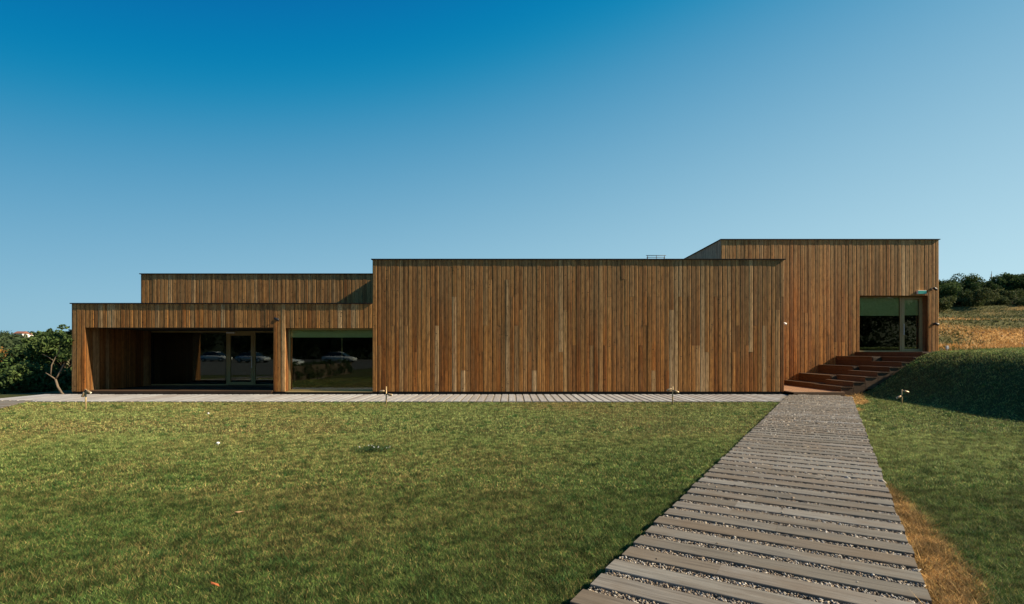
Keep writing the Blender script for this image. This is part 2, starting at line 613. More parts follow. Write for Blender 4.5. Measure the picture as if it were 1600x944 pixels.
def turf_color(x, y):
    n1 = fbm(x, y, 3.2, 1, 4)
    n2 = fbm(x, y, 0.8, 2, 3)
    n3 = fbm(x, y, 7.0, 4, 3)
    dryness = np.clip((n1 * 0.6 + n3 * 0.55 + n2 * 0.25 - 0.62) * 3.8, 0, 1)
    # dry patches mostly left of the path
    dryness = dryness * (0.35 + 0.65 * np.exp(-((x + 3) / 9) ** 2))
    dryness = dryness * sstep(9.0, 6.0, x) * (0.8 + 0.2 * sstep(4, 11, y))
    far_l = sstep(6.0, 12.5, y) * sstep(10.0, 7.0, x)
    dryness = np.clip(dryness + 0.08 * far_l, 0, 1)  # far lawn lifted a little: its brighter look as colour
    dry2 = dry_mask(x, y)
    lush = np.clip((n2 - 0.45) * 2.2 + (0.5 - n1), 0, 1)
    return dryness, dry2, lush


# ------------------------------------------------------------------ ground sheet
def axis(*segs):
    out = []
    for a, b, n in segs:
        out += list(np.linspace(a, b, n, endpoint=False))
    return np.array(out + [segs[-1][1]])


gx = axis((-900, -300, 14), (-300, -60, 30), (-60, -20, 40), (-20, 8, 70), (8, 20, 110), (20, 70, 90), (70, 300, 26), (300, 900, 10))
gy = K * axis((-400, -40, 36), (-40, 0, 20), (0, 24, 96), (24, 25.2, 24), (25.2, 60, 70), (60, 130, 90), (130, 320, 30), (320, 1000, 60))
GX, GY = np.meshgrid(gx, gy)
GZ = ground_h(GX, GY)
gv = np.stack([GX.ravel(), GY.ravel(), GZ.ravel()], 1)
nx, ny = len(gx), len(gy)
ii, jj = np.meshgrid(np.arange(nx - 1), np.arange(ny - 1))
a = (jj * nx + ii).ravel()
gf = np.stack([a, a + 1, a + nx + 1, a + nx], 1)
dr, d2, lush = turf_color(gv[:, 0], gv[:, 1])
gc = np.outer(1 - dr, (0.04, 0.052, 0.014)) + np.outer(dr, (0.085, 0.07, 0.025))
gc = gc * (1 - d2)[:, None] + np.outer(d2, (0.26, 0.17, 0.075))
gyo = gv[:, 1] / K
# dry terraced hillside on the right, fields on the left
hill = sstep(17, 20, gv[:, 0]) * sstep(31.5, 34, gyo)
stripe = np.sin(gyo * 0.75 + 0.05 * gv[:, 0] + 1.6 * vnoise(gv[:, 0], gyo, 9, 3))
def hill_k(x, yo):
    return np.clip(0.5 + 3.4 * (fbm(x * 0.3, yo, 3.2, 14, 4) - 0.5) + 0.25 * np.sin(yo * 0.75 + 1.6 * vnoise(x, yo, 9, 3)), 0, 1)


k = hill_k(gv[:, 0], gyo)
hc = np.outer(1 - k, (0.085, 0.085, 0.03)) + np.outer(k, (0.42, 0.245, 0.085))
gc = gc * (1 - hill)[:, None] + hc * hill[:, None]
behind = sstep(-70, -95, gyo)
gc = gc * (1 - behind)[:, None] + np.outer(behind, (0.016, 0.022, 0.009))  # added slope coloured dark so the panes mirror no bright gaps
far = sstep(-18, -24, gv[:, 0]) * sstep(70, 120, gyo)
k = np.clip((fbm(gv[:, 0], gyo, 60, 15, 3) - 0.35) * 3, 0, 1)
fc = np.outer(1 - k, (0.10, 0.105, 0.045)) + np.outer(k, (0.23, 0.20, 0.10))
gc = gc * (1 - far)[:, None] + fc * far[:, None]
ground = np_mesh('ground', gv, gf, gc, M['ground'])
tag(ground, 'green lawn and dry hillside ground around the timber building', kind='structure')
for p in ground.data.polygons:
    p.use_smooth = True


# ------------------------------------------------------------------ the timber building
bld = empty('timber_building', (0, D, 0))
tag(bld, 'long low timber building clad in brown vertical boards with flat stepped roofs', 'building')
# a board in plan: splayed flanks, so the raking sun draws every board (x across, -y towards the viewer)
BPLAN = [(-0.5, 0.5), (-0.5, -0.37), (-0.3, -0.5), (0.36, -0.5), (0.5, -0.39), (0.5, 0.5)]
BFACES = [(0, 1, 2, 3, 4, 5), (11, 10, 9, 8, 7, 6)] + [(i, 6 + i, 6 + (i + 1) % 6, (i + 1) % 6) for i in range(6)]


def board_v(x0, x1, y0, y1, z0, z1):
    cx, cy, w, d = (x0 + x1) / 2, (y0 + y1) / 2, x1 - x0, y1 - y0
    return [(cx + w * a, cy + d * b, z) for z in (z0, z1) for (a, b) in BPLAN]


UNIT = bpy.data.meshes.new('board')
UNIT.from_pydata(board_v(-0.5, 0.5, -0.5, 0.5, -0.5, 0.5), [], BFACES)
UNIT.materials.append(M['board'])
UNITW = UNIT.copy()
UNITW.materials.clear()
UNITW.materials.append(M['board_warm'])

GREY = []
FRESH_SHADED = []       # boards of sheltered cheeks and reveals, shade in their colour
BOARDS = []      # (area in the picture, x0,x1,y0,y1,z0,z1, warm)


def px_area(x0, x1, y, z0, z1):
    return abs(x1 - x0) / y * abs(z1 - z0) / y * FPX ** 2


def front_boards(x0, x1, y, z0, z1, joints=0.0, warm=False, cut=None, w=0.164, hide=0.0):
    """boards facing the camera; cut(xa, xb) -> list of (z0, z1) pieces"""
    n = max(1, int(round((x1 - x0) / w)))
    edges = np.linspace(x0, x1, n + 1)
    edges[1:-1] += rng.uniform(-0.009, 0.009, n - 1)
    for i in range(n):
        xa, xb = edges[i] + 0.0032, edges[i + 1] - 0.0032
        spans = cut(xa, xb) if cut else [(z0, z1)]
        for (a, b) in spans:
            pieces = [(a, b)]
            if b - a > 3 and rng.random() < joints:
                m = a + (b - a) * rng.choice([0.16, 0.3, 0.35, 0.5, 0.62, 0.72, 0.85])
                pieces = [(a, m - 0.002), (m + 0.002, b)]
            for (p, q) in pieces:
                pr = rng.uniform(0, 0.007)
                area = px_area(xa, xb, y, p, q) - hide
                BOARDS.append((area, xa, xb, y - pr, y + 0.03, p, q, warm))


def side_boards(x, face, y0, y1, z0, z1, w=0.164, warm=False, dest=None):
    if dest is None:
        dest = FRESH_SHADED if warm else BOARDS
    n = max(1, int(round((y1 - y0) / w)))
    edges = np.linspace(y0, y1, n + 1)
    for i in range(n):
        ya, yb = edges[i] + 0.003, edges[i + 1] - 0.003
        pr = rng.uniform(0, 0.005)
        xa, xb = (x - pr, x + 0.03) if face < 0 else (x - 0.03, x + pr)
        dest.append((px_area(0, (yb - ya) * abs(x) / y0, y0, z0, z1) * 0.35, xa, xb, ya, yb, z0, z1, warm))


SY = 30.05 * K
LX0, LX1, LTOP = -16.38, -5.20, 3.41
RX0, RX1, RTOP = -15.88, -8.88, 2.51           # recess
WX0, WX1, WZ0, WZ1 = -8.43, -5.20, 0.13, 2.49  # big window
MX0, MX1, MTOP = -5.19, 10.12, 5.05
UX0, UX1, UY, UTOP = -15.6, -5.3, 28.7 * K, 4.88
BX0, BX1, BTOP = 9.19, 18.75, 6.54
DX0, DX1, DZ0, DZ1 = 15.27, 18.27, 1.60, 4.07  # upper door opening


def left_cut(xa, xb):
    m = (xa + xb) / 2
    if m < RX0 or RX1 < m < WX0:
        return [(0.13, LTOP - 0.02)]
    if m < RX1:
        return [(RTOP, LTOP - 0.02)]
    return [(WZ1, LTOP - 0.02)]


for a, b in ((LX0, RX0), (RX0, RX1), (RX1, WX0), (WX0, LX1)):
    front_boards(a, b, D, 0, 0, cut=left_cut)
front_boards(MX0, MX1, D, 0.13, MTOP - 0.02, joints=0.75)
front_boards(UX0, UX1, UY, LTOP - 0.06, UTOP - 0.02, hide=6)
front_boards(BX0, 11.85, RB_Y, 4.3, BTOP - 0.02, warm=True)
front_boards(11.85, DX0, RB_Y, 0.1, BTOP - 0.02, joints=0.35, warm=True)
front_boards(DX0, DX1, RB_Y, DZ1, BTOP - 0.02, warm=True)
front_boards(DX1, BX1, RB_Y, 1.6, BTOP - 0.02, warm=True)
side_boards(BX0, -1, RB_Y + 0.04, 42 * K, 4.3, BTOP - 0.02, dest=GREY)            # left flank of the tall volume
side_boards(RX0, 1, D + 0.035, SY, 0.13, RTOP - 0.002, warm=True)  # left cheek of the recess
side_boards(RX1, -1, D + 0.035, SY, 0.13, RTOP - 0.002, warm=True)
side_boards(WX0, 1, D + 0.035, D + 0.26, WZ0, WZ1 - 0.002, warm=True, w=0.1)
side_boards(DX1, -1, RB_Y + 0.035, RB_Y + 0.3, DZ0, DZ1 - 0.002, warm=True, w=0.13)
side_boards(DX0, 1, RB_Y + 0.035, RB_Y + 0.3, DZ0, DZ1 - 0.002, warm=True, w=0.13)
side_boards(LX0, -1, D + 0.035, D + 7, 0.1, LTOP - 0.02)
side_boards(MX1, 1, D + 0.035, RB_Y - 0.02, 0.1, MTOP - 0.02)
side_boards(MX0, -1, D + 0.035, UY + 0.2, LTOP + 0.02, MTOP - 0.02)
side_boards(UX0, -1, UY + 0.035, 37 * K, LTOP + 0.02, UTOP - 0.02)
side_boards(BX1, 1, RB_Y + 0.035, 42 * K, 1.6, BTOP - 0.02)
BOARDS.sort(key=lambda b: -b[0])
for (ar, x0, x1, y0, y1, z0, z1, warm) in BOARDS[:300]:
    o = bpy.data.objects.new('board', UNITW if warm else UNIT)
    o.scale = (x1 - x0, y1 - y0, z1 - z0)
    o.location = ((x0 + x1) / 2, (y0 + y1) / 2 - D, (z0 + z1) / 2)
    C.objects.link(o)
    o.parent = bld
rv, rf = [], []
for b in BOARDS[300:]:
    n0 = len(rv)
    if b[2] - b[1] > b[4] - b[3]:
        rv += board_v(b[1], b[2], b[3] - D, b[4] - D, b[5], b[6])
        rf += [tuple(i + n0 for i in q) for q in BFACES]
    else:
        rv += box_v(b[1], b[2], b[3] - D, b[4] - D, b[5], b[6])
        rf += [tuple(i + n0 for i in q) for q in BOXF]
rest = mesh_obj('cladding_boards', rv, rf, M['board_rest'], bld)
rest['kind'] = 'stuff'
fr = boxes('reveal_boards', [(b[1], b[2], b[3] - D, b[4] - D, b[5], b[6]) for b in FRESH_SHADED], M['board_fresh_shaded'], bld)
fr['kind'] = 'stuff'
fr = boxes('flank_boards', [(b[1], b[2], b[3] - D, b[4] - D, b[5], b[6]) for b in GREY], M['board_grey'], bld)
fr['kind'] = 'stuff'


def bx(name, lst, mat, parent=None, bevel=0.0):
    """boxes of the building, given in world coordinates"""
    return boxes(name, [(b[0], b[1], b[2] - D, b[3] - D, b[4], b[5]) for b in lst], mat, parent or bld, bevel)


# wall cores behind the cladding (left volume, with recess and window room)
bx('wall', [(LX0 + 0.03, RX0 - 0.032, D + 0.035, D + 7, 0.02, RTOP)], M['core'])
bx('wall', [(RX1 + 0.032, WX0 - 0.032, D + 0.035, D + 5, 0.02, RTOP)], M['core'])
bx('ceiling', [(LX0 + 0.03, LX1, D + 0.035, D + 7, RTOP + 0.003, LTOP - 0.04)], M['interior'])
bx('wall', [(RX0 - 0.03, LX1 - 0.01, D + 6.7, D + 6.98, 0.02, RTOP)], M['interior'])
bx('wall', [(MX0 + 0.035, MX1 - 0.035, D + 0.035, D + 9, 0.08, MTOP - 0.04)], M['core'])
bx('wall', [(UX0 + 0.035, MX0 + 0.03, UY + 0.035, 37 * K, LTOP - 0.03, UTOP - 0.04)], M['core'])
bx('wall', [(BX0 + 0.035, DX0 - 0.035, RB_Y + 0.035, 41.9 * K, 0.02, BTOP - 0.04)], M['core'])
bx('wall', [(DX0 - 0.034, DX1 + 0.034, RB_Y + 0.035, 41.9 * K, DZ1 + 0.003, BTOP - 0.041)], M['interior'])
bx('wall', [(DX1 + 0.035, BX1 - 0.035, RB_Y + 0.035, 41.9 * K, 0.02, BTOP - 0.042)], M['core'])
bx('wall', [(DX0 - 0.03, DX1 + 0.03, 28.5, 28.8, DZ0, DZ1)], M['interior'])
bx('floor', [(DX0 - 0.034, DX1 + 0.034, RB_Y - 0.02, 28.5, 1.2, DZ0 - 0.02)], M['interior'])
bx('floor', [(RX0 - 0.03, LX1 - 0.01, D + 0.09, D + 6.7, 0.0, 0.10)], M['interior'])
# plinths
bx('plinth', [(LX0 + 0.06, MX1 - 0.06, D + 0.028, D + 0.034, -0.05, 0.13)], M['plinth'])
bx('plinth', [(MX0 + 0.06, MX1 - 0.06, D + 0.04, D + 0.3, -0.05, 0.079)], M['plinth'])
# roofs and dark metal copings that overhang by 4-5 cm and shade the board tops
OH = 0.045
for (x0, x1, y0, y1, z) in ((LX0, LX1 + 0.005, D, D + 7, LTOP), (MX0, MX1, D, D + 9, MTOP), (UX0, UX1 + 0.1, UY, 37 * K, UTOP), (BX0, BX1, RB_Y, 42 * K, BTOP)):
    e0 = x0 - OH
    e1 = x1 + (OH if x1 in (MX1, BX1) else -0.002)
    bx('coping', [(e0, e1, y0 - OH, y0 + 0.12, z - 0.02, z + 0.014)], M['coping'], bevel=0.004)
    bx('coping', [(e0 + 0.001, e0 + 0.16, y0 + 0.121, y1, z - 0.02, z + 0.014)], M['coping'], bevel=0.004)
    bx('roof', [(x0 + 0.12, x1 - 0.02, y0 + 0.125, y1 - 0.01, z - 0.039, z - 0.005)], M['roof'])

# deck in front of the recess
dk = empty('deck', (0, 0, 0), bld)
PLK = {}


def plank_mesh(L, w, h, mat, bev=0.004):
    key = (round(L, 3), w, h, mat.name)
    if key not in PLK:
        v = box_v(-L / 2, L / 2, -w / 2, w / 2, -h, 0)
        me = bpy.data.meshes.new('plank')
        me.from_pydata(v, [], BOXF)
        if bev:
            bm = bmesh.new()
            bm.from_mesh(me)
            bmesh.ops.bevel(bm, geom=[e for e in bm.edges if all(abs(q.co.z) < 1e-6 for q in e.verts) and abs(e.verts[0].co.y - e.verts[1].co.y) < 1e-6], offset=bev, segments=1, affect='EDGES')
            bm.to_mesh(me)
            bm.free()
        me.materials.append(mat)
        PLK[key] = me
    return PLK[key]


def plank(parent, x, y, z, ang, L, w, h, mat, name='plank', tilt=0.0):
    o = bpy.data.objects.new(name, plank_mesh(L, w, h, mat))
    o.location = (x, y, z)
    o.rotation_euler = (tilt, 0, ang)
    C.objects.link(o)
    o.parent = parent
    return o


for i in range(5):
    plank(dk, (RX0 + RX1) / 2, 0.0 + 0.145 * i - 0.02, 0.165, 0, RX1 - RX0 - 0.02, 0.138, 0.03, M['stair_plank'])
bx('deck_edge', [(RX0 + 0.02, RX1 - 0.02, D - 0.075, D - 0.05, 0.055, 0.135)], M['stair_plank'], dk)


def window(name, rects, x0, x1, y, z0, z1, ft=0.06, depth=0.07, door=None, blind=None, mull=()):
    """window or glazed screen: outer frame, mullions, panes, roller blind"""
    w = empty(name, (0, 0, 0), bld)
    bx('frame', [(x0, x1, y, y + depth, z0, z0 + ft)], M['frame'], w)
    bx('frame', [(x0, x1, y, y + depth, z1 - ft, z1)], M['frame'], w)
    bx('frame', [(x0, x0 + ft, y, y + depth, z0 + ft + 0.001, z1 - ft - 0.001)], M['frame'], w)
    bx('frame', [(x1 - ft, x1, y, y + depth, z0 + ft + 0.001, z1 - ft - 0.001)], M['frame'], w)
    for (a, b) in mull:
        bx('mullion', [(a, b, y - 0.004, y + depth, z0 + ft + 0.001, z1 - ft - 0.001)], M['frame'], w)
    for (a, b) in rects:
        bx('pane', [(a, b, y + 0.03, y + 0.042, z0 + ft - 0.01, z1 - ft + 0.01)], M['glass'], w)
    if blind:
        for (a, b, zb) in blind:
            bx('roller_blind', [(a, b, y + depth + 0.02, y + depth + 0.026, zb, z1 - 0.01)], M['blind'], w)
            bx('blind_bar', [(a, b, y + depth + 0.015, y + depth + 0.031, zb - 0.02, zb + 0.002)], M['blind'], w)
    return w


def glazed_door(x0, x1, y, z0, z1, st=0.12, handle_right=True):
    d = empty('door', (0, 0, 0), bld)
    bx('frame', [(x0, x0 + st, y, y + 0.07, z0, z1), (x1 - st, x1, y, y + 0.07, z0, z1),
                 (x0 + st, x1 - st, y, y + 0.07, z0, z0 + st), (x0 + st, x1 - st, y, y + 0.07, z1 - st, z1)], M['frame'], d, 0.004)
    bx('pane', [(x0 + st - 0.01, x1 - st + 0.01, y + 0.03, y + 0.042, z0 + st - 0.01, z1 - st + 0.01)], M['glass'], d)
    hx = x1 - st * 0.5 if handle_right else x0 + st * 0.5
    bx('handle', [(hx - 0.012, hx + 0.012, y - 0.06, y - 0.035, z0 + 0.75, z0 + 1.25), (hx - 0.01, hx + 0.01, y - 0.036, y, z0 + 0.78, z0 + 0.8),
                  (hx - 0.01, hx + 0.01, y - 0.036, y, z0 + 1.2, z0 + 1.22)], M['steel'], d)
    return d


# big window
GY1 = D + 0.27
window('window', [(WX0 + 0.06, WX1 - 0.0)], WX0 + 0.002, WX1 + 0.02, GY1, WZ0, WZ1, ft=0.055, blind=[(WX0 + 0.03, WX1 - 0.02, 2.17)])
bx('interior_post', [(-6.46, -6.435, GY1 + 0.1, GY1 + 0.125, 1.28, WZ1 - 0.02)], M['frame'])
bx('sill', [(WX0 + 0.01, WX1, D - 0.012, GY1 - 0.002, 0.105, 0.129)], M['frame'])
# glazed screen at the back of the recess
sz0, sz1 = 0.12, RTOP - 0.004
scr = window('glazed_screen', [(-15.86, -12.62)], -15.87, -12.52, SY, sz0, sz1, ft=0.055, mull=())
for ch in scr.children:
    if ch.name.startswith('frame') and ch.data.vertices[0].co.x < -15.8 and ch.data.vertices[1].co.x < -15.0:
        ch.data.materials[0] = M['coping']  # left jamb near black: the recess's shade put into its colour
glazed_door(-12.515, -11.36, SY - 0.01, sz0 + 0.02, sz1 - 0.06, st=0.13)
bx('frame', [(-12.515, -11.36, SY, SY + 0.07, sz1 - 0.058, sz1)], M['frame'])
window('glazed_screen', [(-11.33, -8.93)], -11.355, -8.885, SY, sz0, sz1, ft=0.055)
bx('step', [(RX0 + 0.01, RX1 - 0.01, SY - 0.3, SY - 0.01, 0.101, 0.135)], M['stair_plank'])
# upper door and fixed pane
UYD = RB_Y + 0.3
window('window', [(DX0 + 0.05, 17.28)], DX0 + 0.002, 17.33, UYD, DZ0 + 0.0, DZ1 - 0.002, ft=0.055, blind=[(DX0 + 0.02, 17.3, 3.23)])
glazed_door(17.335, 18.265, UYD - 0.01, DZ0 + 0.0, DZ1 - 0.004, st=0.13, handle_right=False)
bx('roller_blind', [(17.46, 18.14, UYD + 0.09, UYD + 0.096, 3.23, DZ1 - 0.02)], M['blind'])

# ------------------------------------------------------------------ fittings on the building
def wall_spot(loc, label, ang=0.0, group='black spotlights on the cladding'):
    r = empty('wall_spotlight', loc)
    r.rotation_euler = (0, 0, ang)
    tag(r, label, 'spotlight', group)
    boxes('back_plate', [(-0.04, 0.04, -0.02, 0, -0.05, 0.05)], M['black'], r, 0.004)
    tube('arm', [(0, -0.018, 0), (0, -0.08, 0.01), (0.01, -0.13, 0.0)], [0.014, 0.014, 0.014], M['black'], r)
    h = tube('lamp_head', [(-0.06, -0.14, 0.03), (-0.02, -0.14, 0.015), (0.1, -0.14, -0.045), (0.11, -0.14, -0.05)], [0.03, 0.052, 0.058, 0.05], M['black'], r, 12)
    return r


wall_spot((-8.72, D - 0.007, 2.82), 'small black spotlight on the boards above the pier beside the big window')
wall_spot((18.42, RB_Y - 0.007, 4.36), 'small black spotlight high on the wall right of the green sign', 0.2)
wall_spot((18.53, RB_Y - 0.007, 2.82), 'small black spotlight at door handle height beside the upper glazed door', -0.2)

r = empty('exit_light', (17.95, RB_Y - 0.007, 4.17))
tag(r, 'small green exit luminaire fixed over the upper glazed door', 'exit light')
boxes('housing', [(-0.19, 0.19, -0.09, 0, -0.045, 0.115)], M['white'], r, 0.008)
boxes('sign_panel', [(-0.18, 0.18, -0.098, -0.091, -0.035, 0.105)], M['green_sign'], r)

r = empty('exit_light', (-12.35, SY - 0.012, 2.44))
tag(r, 'slim white luminaire above the glazed door in the dark recess', 'exit light')
boxes('housing', [(-0.18, 0.18, -0.09, 0, -0.03, 0.03)], M['white'], r, 0.006)
boxes('lamp_cover', [(-0.16, 0.16, -0.085, -0.005, -0.037, -0.0301)], M['lens'], r)

r = empty('security_camera', (MX1 + 0.004, D + 0.2, 2.66))
tag(r, 'white security camera at the corner where the long front meets the tall volume', 'camera')
boxes('bracket', [(0.0, 0.06, -0.03, 0.03, -0.03, 0.03)], M['white'], r, 0.005)
tube('camera_body', [(0.05, 0, 0.02), (0.1, -0.01, 0.005), (0.17, -0.03, -0.02)], [0.04, 0.05, 0.045], M['white'], r, 12)
tube('camera_lens', [(0.168, -0.0295, -0.019), (0.176, -0.032, -0.022)], [0.032, 0.03], M['black'], r, 12)

r = empty('floodlight', (18.9, RB_Y - 0.25, 1.62))
tag(r, 'small white floodlight standing at the foot of the tall volume corner', 'floodlight')
tube('stem', [(0, 0, 0), (0, 0, 0.1)], [0.015, 0.015], M['steel'], r)
boxes('lamp_head', [(-0.05, 0.05, -0.04, 0.03, 0.1, 0.24)], M['white'], r, 0.01)

r = empty('roof_railing', (5.9, 21.5, MTOP))
tag(r, 'thin grey metal railing standing on the flat roof behind the long front', 'railing')
for x in (-0.36, 0.0, 0.33):
    tube('post', [(x, 0, -0.02), (x, 0, 0.5)], [0.012, 0.012], M['mast'], r, 6)
tube('rail', [(-0.42, 0, 0.49), (0.39, 0, 0.49)], [0.013, 0.013], M['mast'], r, 6)
tube('rail', [(-0.4, 0, 0.415), (0.35, 0, 0.415)], [0.011, 0.011], M['mast'], r, 6)
for x in (-0.36, 0.33):
    tube('brace', [(x, 0.01, 0.46), (x, 0.4, -0.02)], [0.011, 0.011], M['mast'], r, 6)

# ------------------------------------------------------------------ stair with seats
st = empty('timber_stairs', (11.0, ST_Y0, 0))
tag(st, 'wide brown timber stairs with bench-like seats climbing along the tall volume', 'stairs')


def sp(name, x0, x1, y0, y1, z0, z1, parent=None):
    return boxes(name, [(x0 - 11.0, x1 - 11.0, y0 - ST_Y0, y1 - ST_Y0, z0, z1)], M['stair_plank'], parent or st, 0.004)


def run_planks(x0, x1, y0, y1, z, n, h=0.035, name='plank', mat='stair_plank'):
    """planks laid in depth direction side by side from x0 to x1"""
    w = (x1 - x0) / n
    for i in range(n):
        o = bpy.data.objects.new(name, plank_mesh(y1 - y0, round(w - 0.006, 3), h, M[mat]))
        o.location = (x0 + w * (i + 0.5) - 11.0, (y0 + y1) / 2 - ST_Y0, z + rng.uniform(-0.001, 0.001))
        o.rotation_euler = (0, 0, R(90))
        C.objects.link(o)
        o.parent = st


# landing at the foot
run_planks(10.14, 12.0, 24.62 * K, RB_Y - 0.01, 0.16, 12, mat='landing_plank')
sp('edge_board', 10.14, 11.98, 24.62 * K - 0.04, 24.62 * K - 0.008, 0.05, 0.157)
# flight
NS, RISE, X0S, RUN = 8, 0.18, 11.93, 0.44
for kk in range(NS):
    z = 0.16 + RISE * (kk + 1)
    xa = X0S + RUN * kk
    xb = xa + RUN + 0.02
    if kk < NS - 1:
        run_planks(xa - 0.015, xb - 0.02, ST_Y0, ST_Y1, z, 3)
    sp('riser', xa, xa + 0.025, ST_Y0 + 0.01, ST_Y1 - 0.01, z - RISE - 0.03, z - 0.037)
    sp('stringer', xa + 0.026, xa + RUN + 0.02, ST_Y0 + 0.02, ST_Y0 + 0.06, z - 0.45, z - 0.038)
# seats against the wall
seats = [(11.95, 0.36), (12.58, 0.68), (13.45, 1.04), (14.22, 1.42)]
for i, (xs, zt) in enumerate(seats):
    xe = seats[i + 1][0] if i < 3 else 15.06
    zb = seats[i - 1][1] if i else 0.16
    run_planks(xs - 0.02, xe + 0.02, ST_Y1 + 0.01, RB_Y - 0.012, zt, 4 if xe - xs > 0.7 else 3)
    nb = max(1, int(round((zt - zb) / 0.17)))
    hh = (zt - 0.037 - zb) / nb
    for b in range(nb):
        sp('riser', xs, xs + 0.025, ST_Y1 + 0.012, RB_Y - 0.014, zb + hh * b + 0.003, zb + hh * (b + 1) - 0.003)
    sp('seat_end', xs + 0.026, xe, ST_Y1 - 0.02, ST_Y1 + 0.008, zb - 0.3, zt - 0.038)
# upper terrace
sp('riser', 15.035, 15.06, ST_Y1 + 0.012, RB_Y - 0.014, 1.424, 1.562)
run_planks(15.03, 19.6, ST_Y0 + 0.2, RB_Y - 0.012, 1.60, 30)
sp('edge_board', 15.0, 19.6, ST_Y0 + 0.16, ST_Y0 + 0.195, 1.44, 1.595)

# ------------------------------------------------------------------ paths
path = empty('plank_path', (0, 0, 0))
tag(path, 'weathered grey plank path with gravel joints leading to the stairs', kind='structure')
PITCH, PLW = 0.30, 0.203
ANGP = math.atan2(PN[1], PN[0])
L_TOTAL = 19.2


def PP(s, c):
    return PL0[0] + PDX * s + PN[0] * c, PL0[1] + PDY * s + PN[1] * c


# gravel bed
c4 = [PP(-L_TOTAL, 0.0), PP(-L_TOTAL, PW), PP(-0.0, PW), PP(0.0, 0.0)]
bedv = [(c4[0][0], c4[0][1], 0.052), (c4[1][0], c4[1][1], 0.052), (11.82, 24.57 * K, 0.052), (9.95, 24.57 * K, 0.052), (c4[3][0], c4[3][1], 0.052)]
mesh_obj('gravel_bed', bedv, [(0, 1, 2, 3, 4)], M['gravel'], path)
gaps = []
npl = int(L_TOTAL / PITCH)
for i in range(npl + 5):
    s = -L_TOTAL + 0.15 + i * PITCH
    z = 0.078
    tl = rng.uniform(-0.004, 0.004)
    c_hi = PW
    if s > -0.45:
        # the last planks are cut where the path meets the landing
        if s > 0.75:
            continue
        xr, yr = PP(s, 0.0)
    jl = rng.random()
    c0, c1 = rng.uniform(-0.012, 0.012), PW + rng.uniform(-0.012, 0.012)
    if s > -0.3:
        c0 = max(c0, (s + 0.3) * 0.0)
        cmin = max(0.0, (PL0[1] + PDY * s - 24.45 * K) / PDX)
        c0 = max(c0, cmin + 0.02)
    if c1 - c0 < 0.3:
        continue
    cuts = [c0, c1]
    if jl < 0.62:
        cuts = [c0, c0 + (c1 - c0) * float(rng.choice([0.28, 0.36, 0.5, 0.62, 0.75])), c1]
    zr, tr = z + rng.uniform(-0.004, 0.004), rng.uniform(-0.012, 0.012)
    for a, b in zip(cuts[:-1], cuts[1:]):
        L = round(b - a - 0.0012, 3)
        x, y = PP(s, (a + b) / 2)
        plank(path, x, y, zr + rng.uniform(-0.0007, 0.0007), ANGP + rng.uniform(-0.003, 0.003), L, PLW, 0.04, M['path_plank'], tilt=tr)
    gaps.append((s + PITCH / 2, c0, c1))

# pebbles in the joints
OCT = np.array([(1, 0, 0), (-1, 0, 0), (0, 1, 0), (0, -1, 0), (0, 0, 1), (0, 0, -1)], dtype=float)
OCF = np.array([(0, 2, 4), (2, 1, 4), (1, 3, 4), (3, 0, 4), (2, 0, 5), (1, 2, 5), (3, 1, 5), (0, 3, 5)])


def rocks(name, P, S, cols, mat, parent=None, flat=0.7):
    n = len(P)
    ang = rng.uniform(0, 2 * math.pi, n)
    tlt = rng.uniform(-0.5, 0.5, (n, 2))
    sc = S[:, None] * rng.uniform(0.6, 1.3, (n, 3)) * np.array([1.15, 0.85, flat])
    V = OCT[None] * sc[:, None, :] * rng.uniform(0.75, 1.25, (n, 6, 1))
    ca, sa = np.cos(ang)[:, None], np.sin(ang)[:, None]
    z = V[:, :, 2] + V[:, :, 0] * tlt[:, :1] + V[:, :, 1] * tlt[:, 1:]
    x = V[:, :, 0] * ca - V[:, :, 1] * sa
    y = V[:, :, 0] * sa + V[:, :, 1] * ca
    V = np.stack([x, y, z], 2) + P[:, None, :]
    F = OCF[None] + (np.arange(n) * 6)[:, None, None]
    return np_mesh(name, V.reshape(-1, 3), F.reshape(-1, 3), np.repeat(cols, 6, 0), mat, parent)


PEB = np.array([(0.52, 0.44, 0.33), (0.62, 0.57, 0.48), (0.36, 0.27, 0.19), (0.24, 0.21, 0.18), (0.46, 0.38, 0.29), (0.40, 0.30, 0.20), (0.55, 0.53, 0.49), (0.15, 0.13, 0.11)])


def peb_cols(n):
    return PEB[rng.integers(0, len(PEB), n)] * rng.uniform(0.35, 0.75, (n, 1))


P, S = [], []
for (s, c0, c1) in gaps:
    x, y = PP(s, 1.0)
    dist = max(2.0, y)
    n = 1250 if dist < 6.5 else (600 if dist < 10 else 240)
    sz = 0.009 if dist < 6.5 else (0.0135 if dist < 10 else 0.02)
    cc = rng.uniform(c0 + 0.01, c1 - 0.01, n)
    ss = s + rng.uniform(-1, 1, n) * (PITCH - PLW) * 0.5
    xs, ys = PP(ss, cc)
    P.append(np.stack([xs, ys, 0.056 + rng.uniform(0, 0.012, n)], 1))
    S.append(rng.lognormal(0, 0.28, n) * sz)
P, S = np.concatenate(P), np.concatenate(S)
peb = rocks('gravel', P, S, peb_cols(len(P)), M['pebble'], path)
peb['kind'] = 'stuff'
# a few stray pebbles kicked on to the boards
n = 70
ss, cc = rng.uniform(-18, -3, n), rng.uniform(0.1, PW - 0.1, n)
xs, ys = PP(ss, cc)
rk = rocks('gravel', np.stack([xs, ys, np.full(n, 0.084)], 1), rng.lognormal(0, 0.3, n) * 0.012, peb_cols(n), M['pebble'], path)
rk['kind'] = 'stuff'

# boardwalk along the front
walk = empty('plank_walk', (0, 0, 0))
tag(walk, 'pale plank walk running along the foot of the long front', kind='structure')


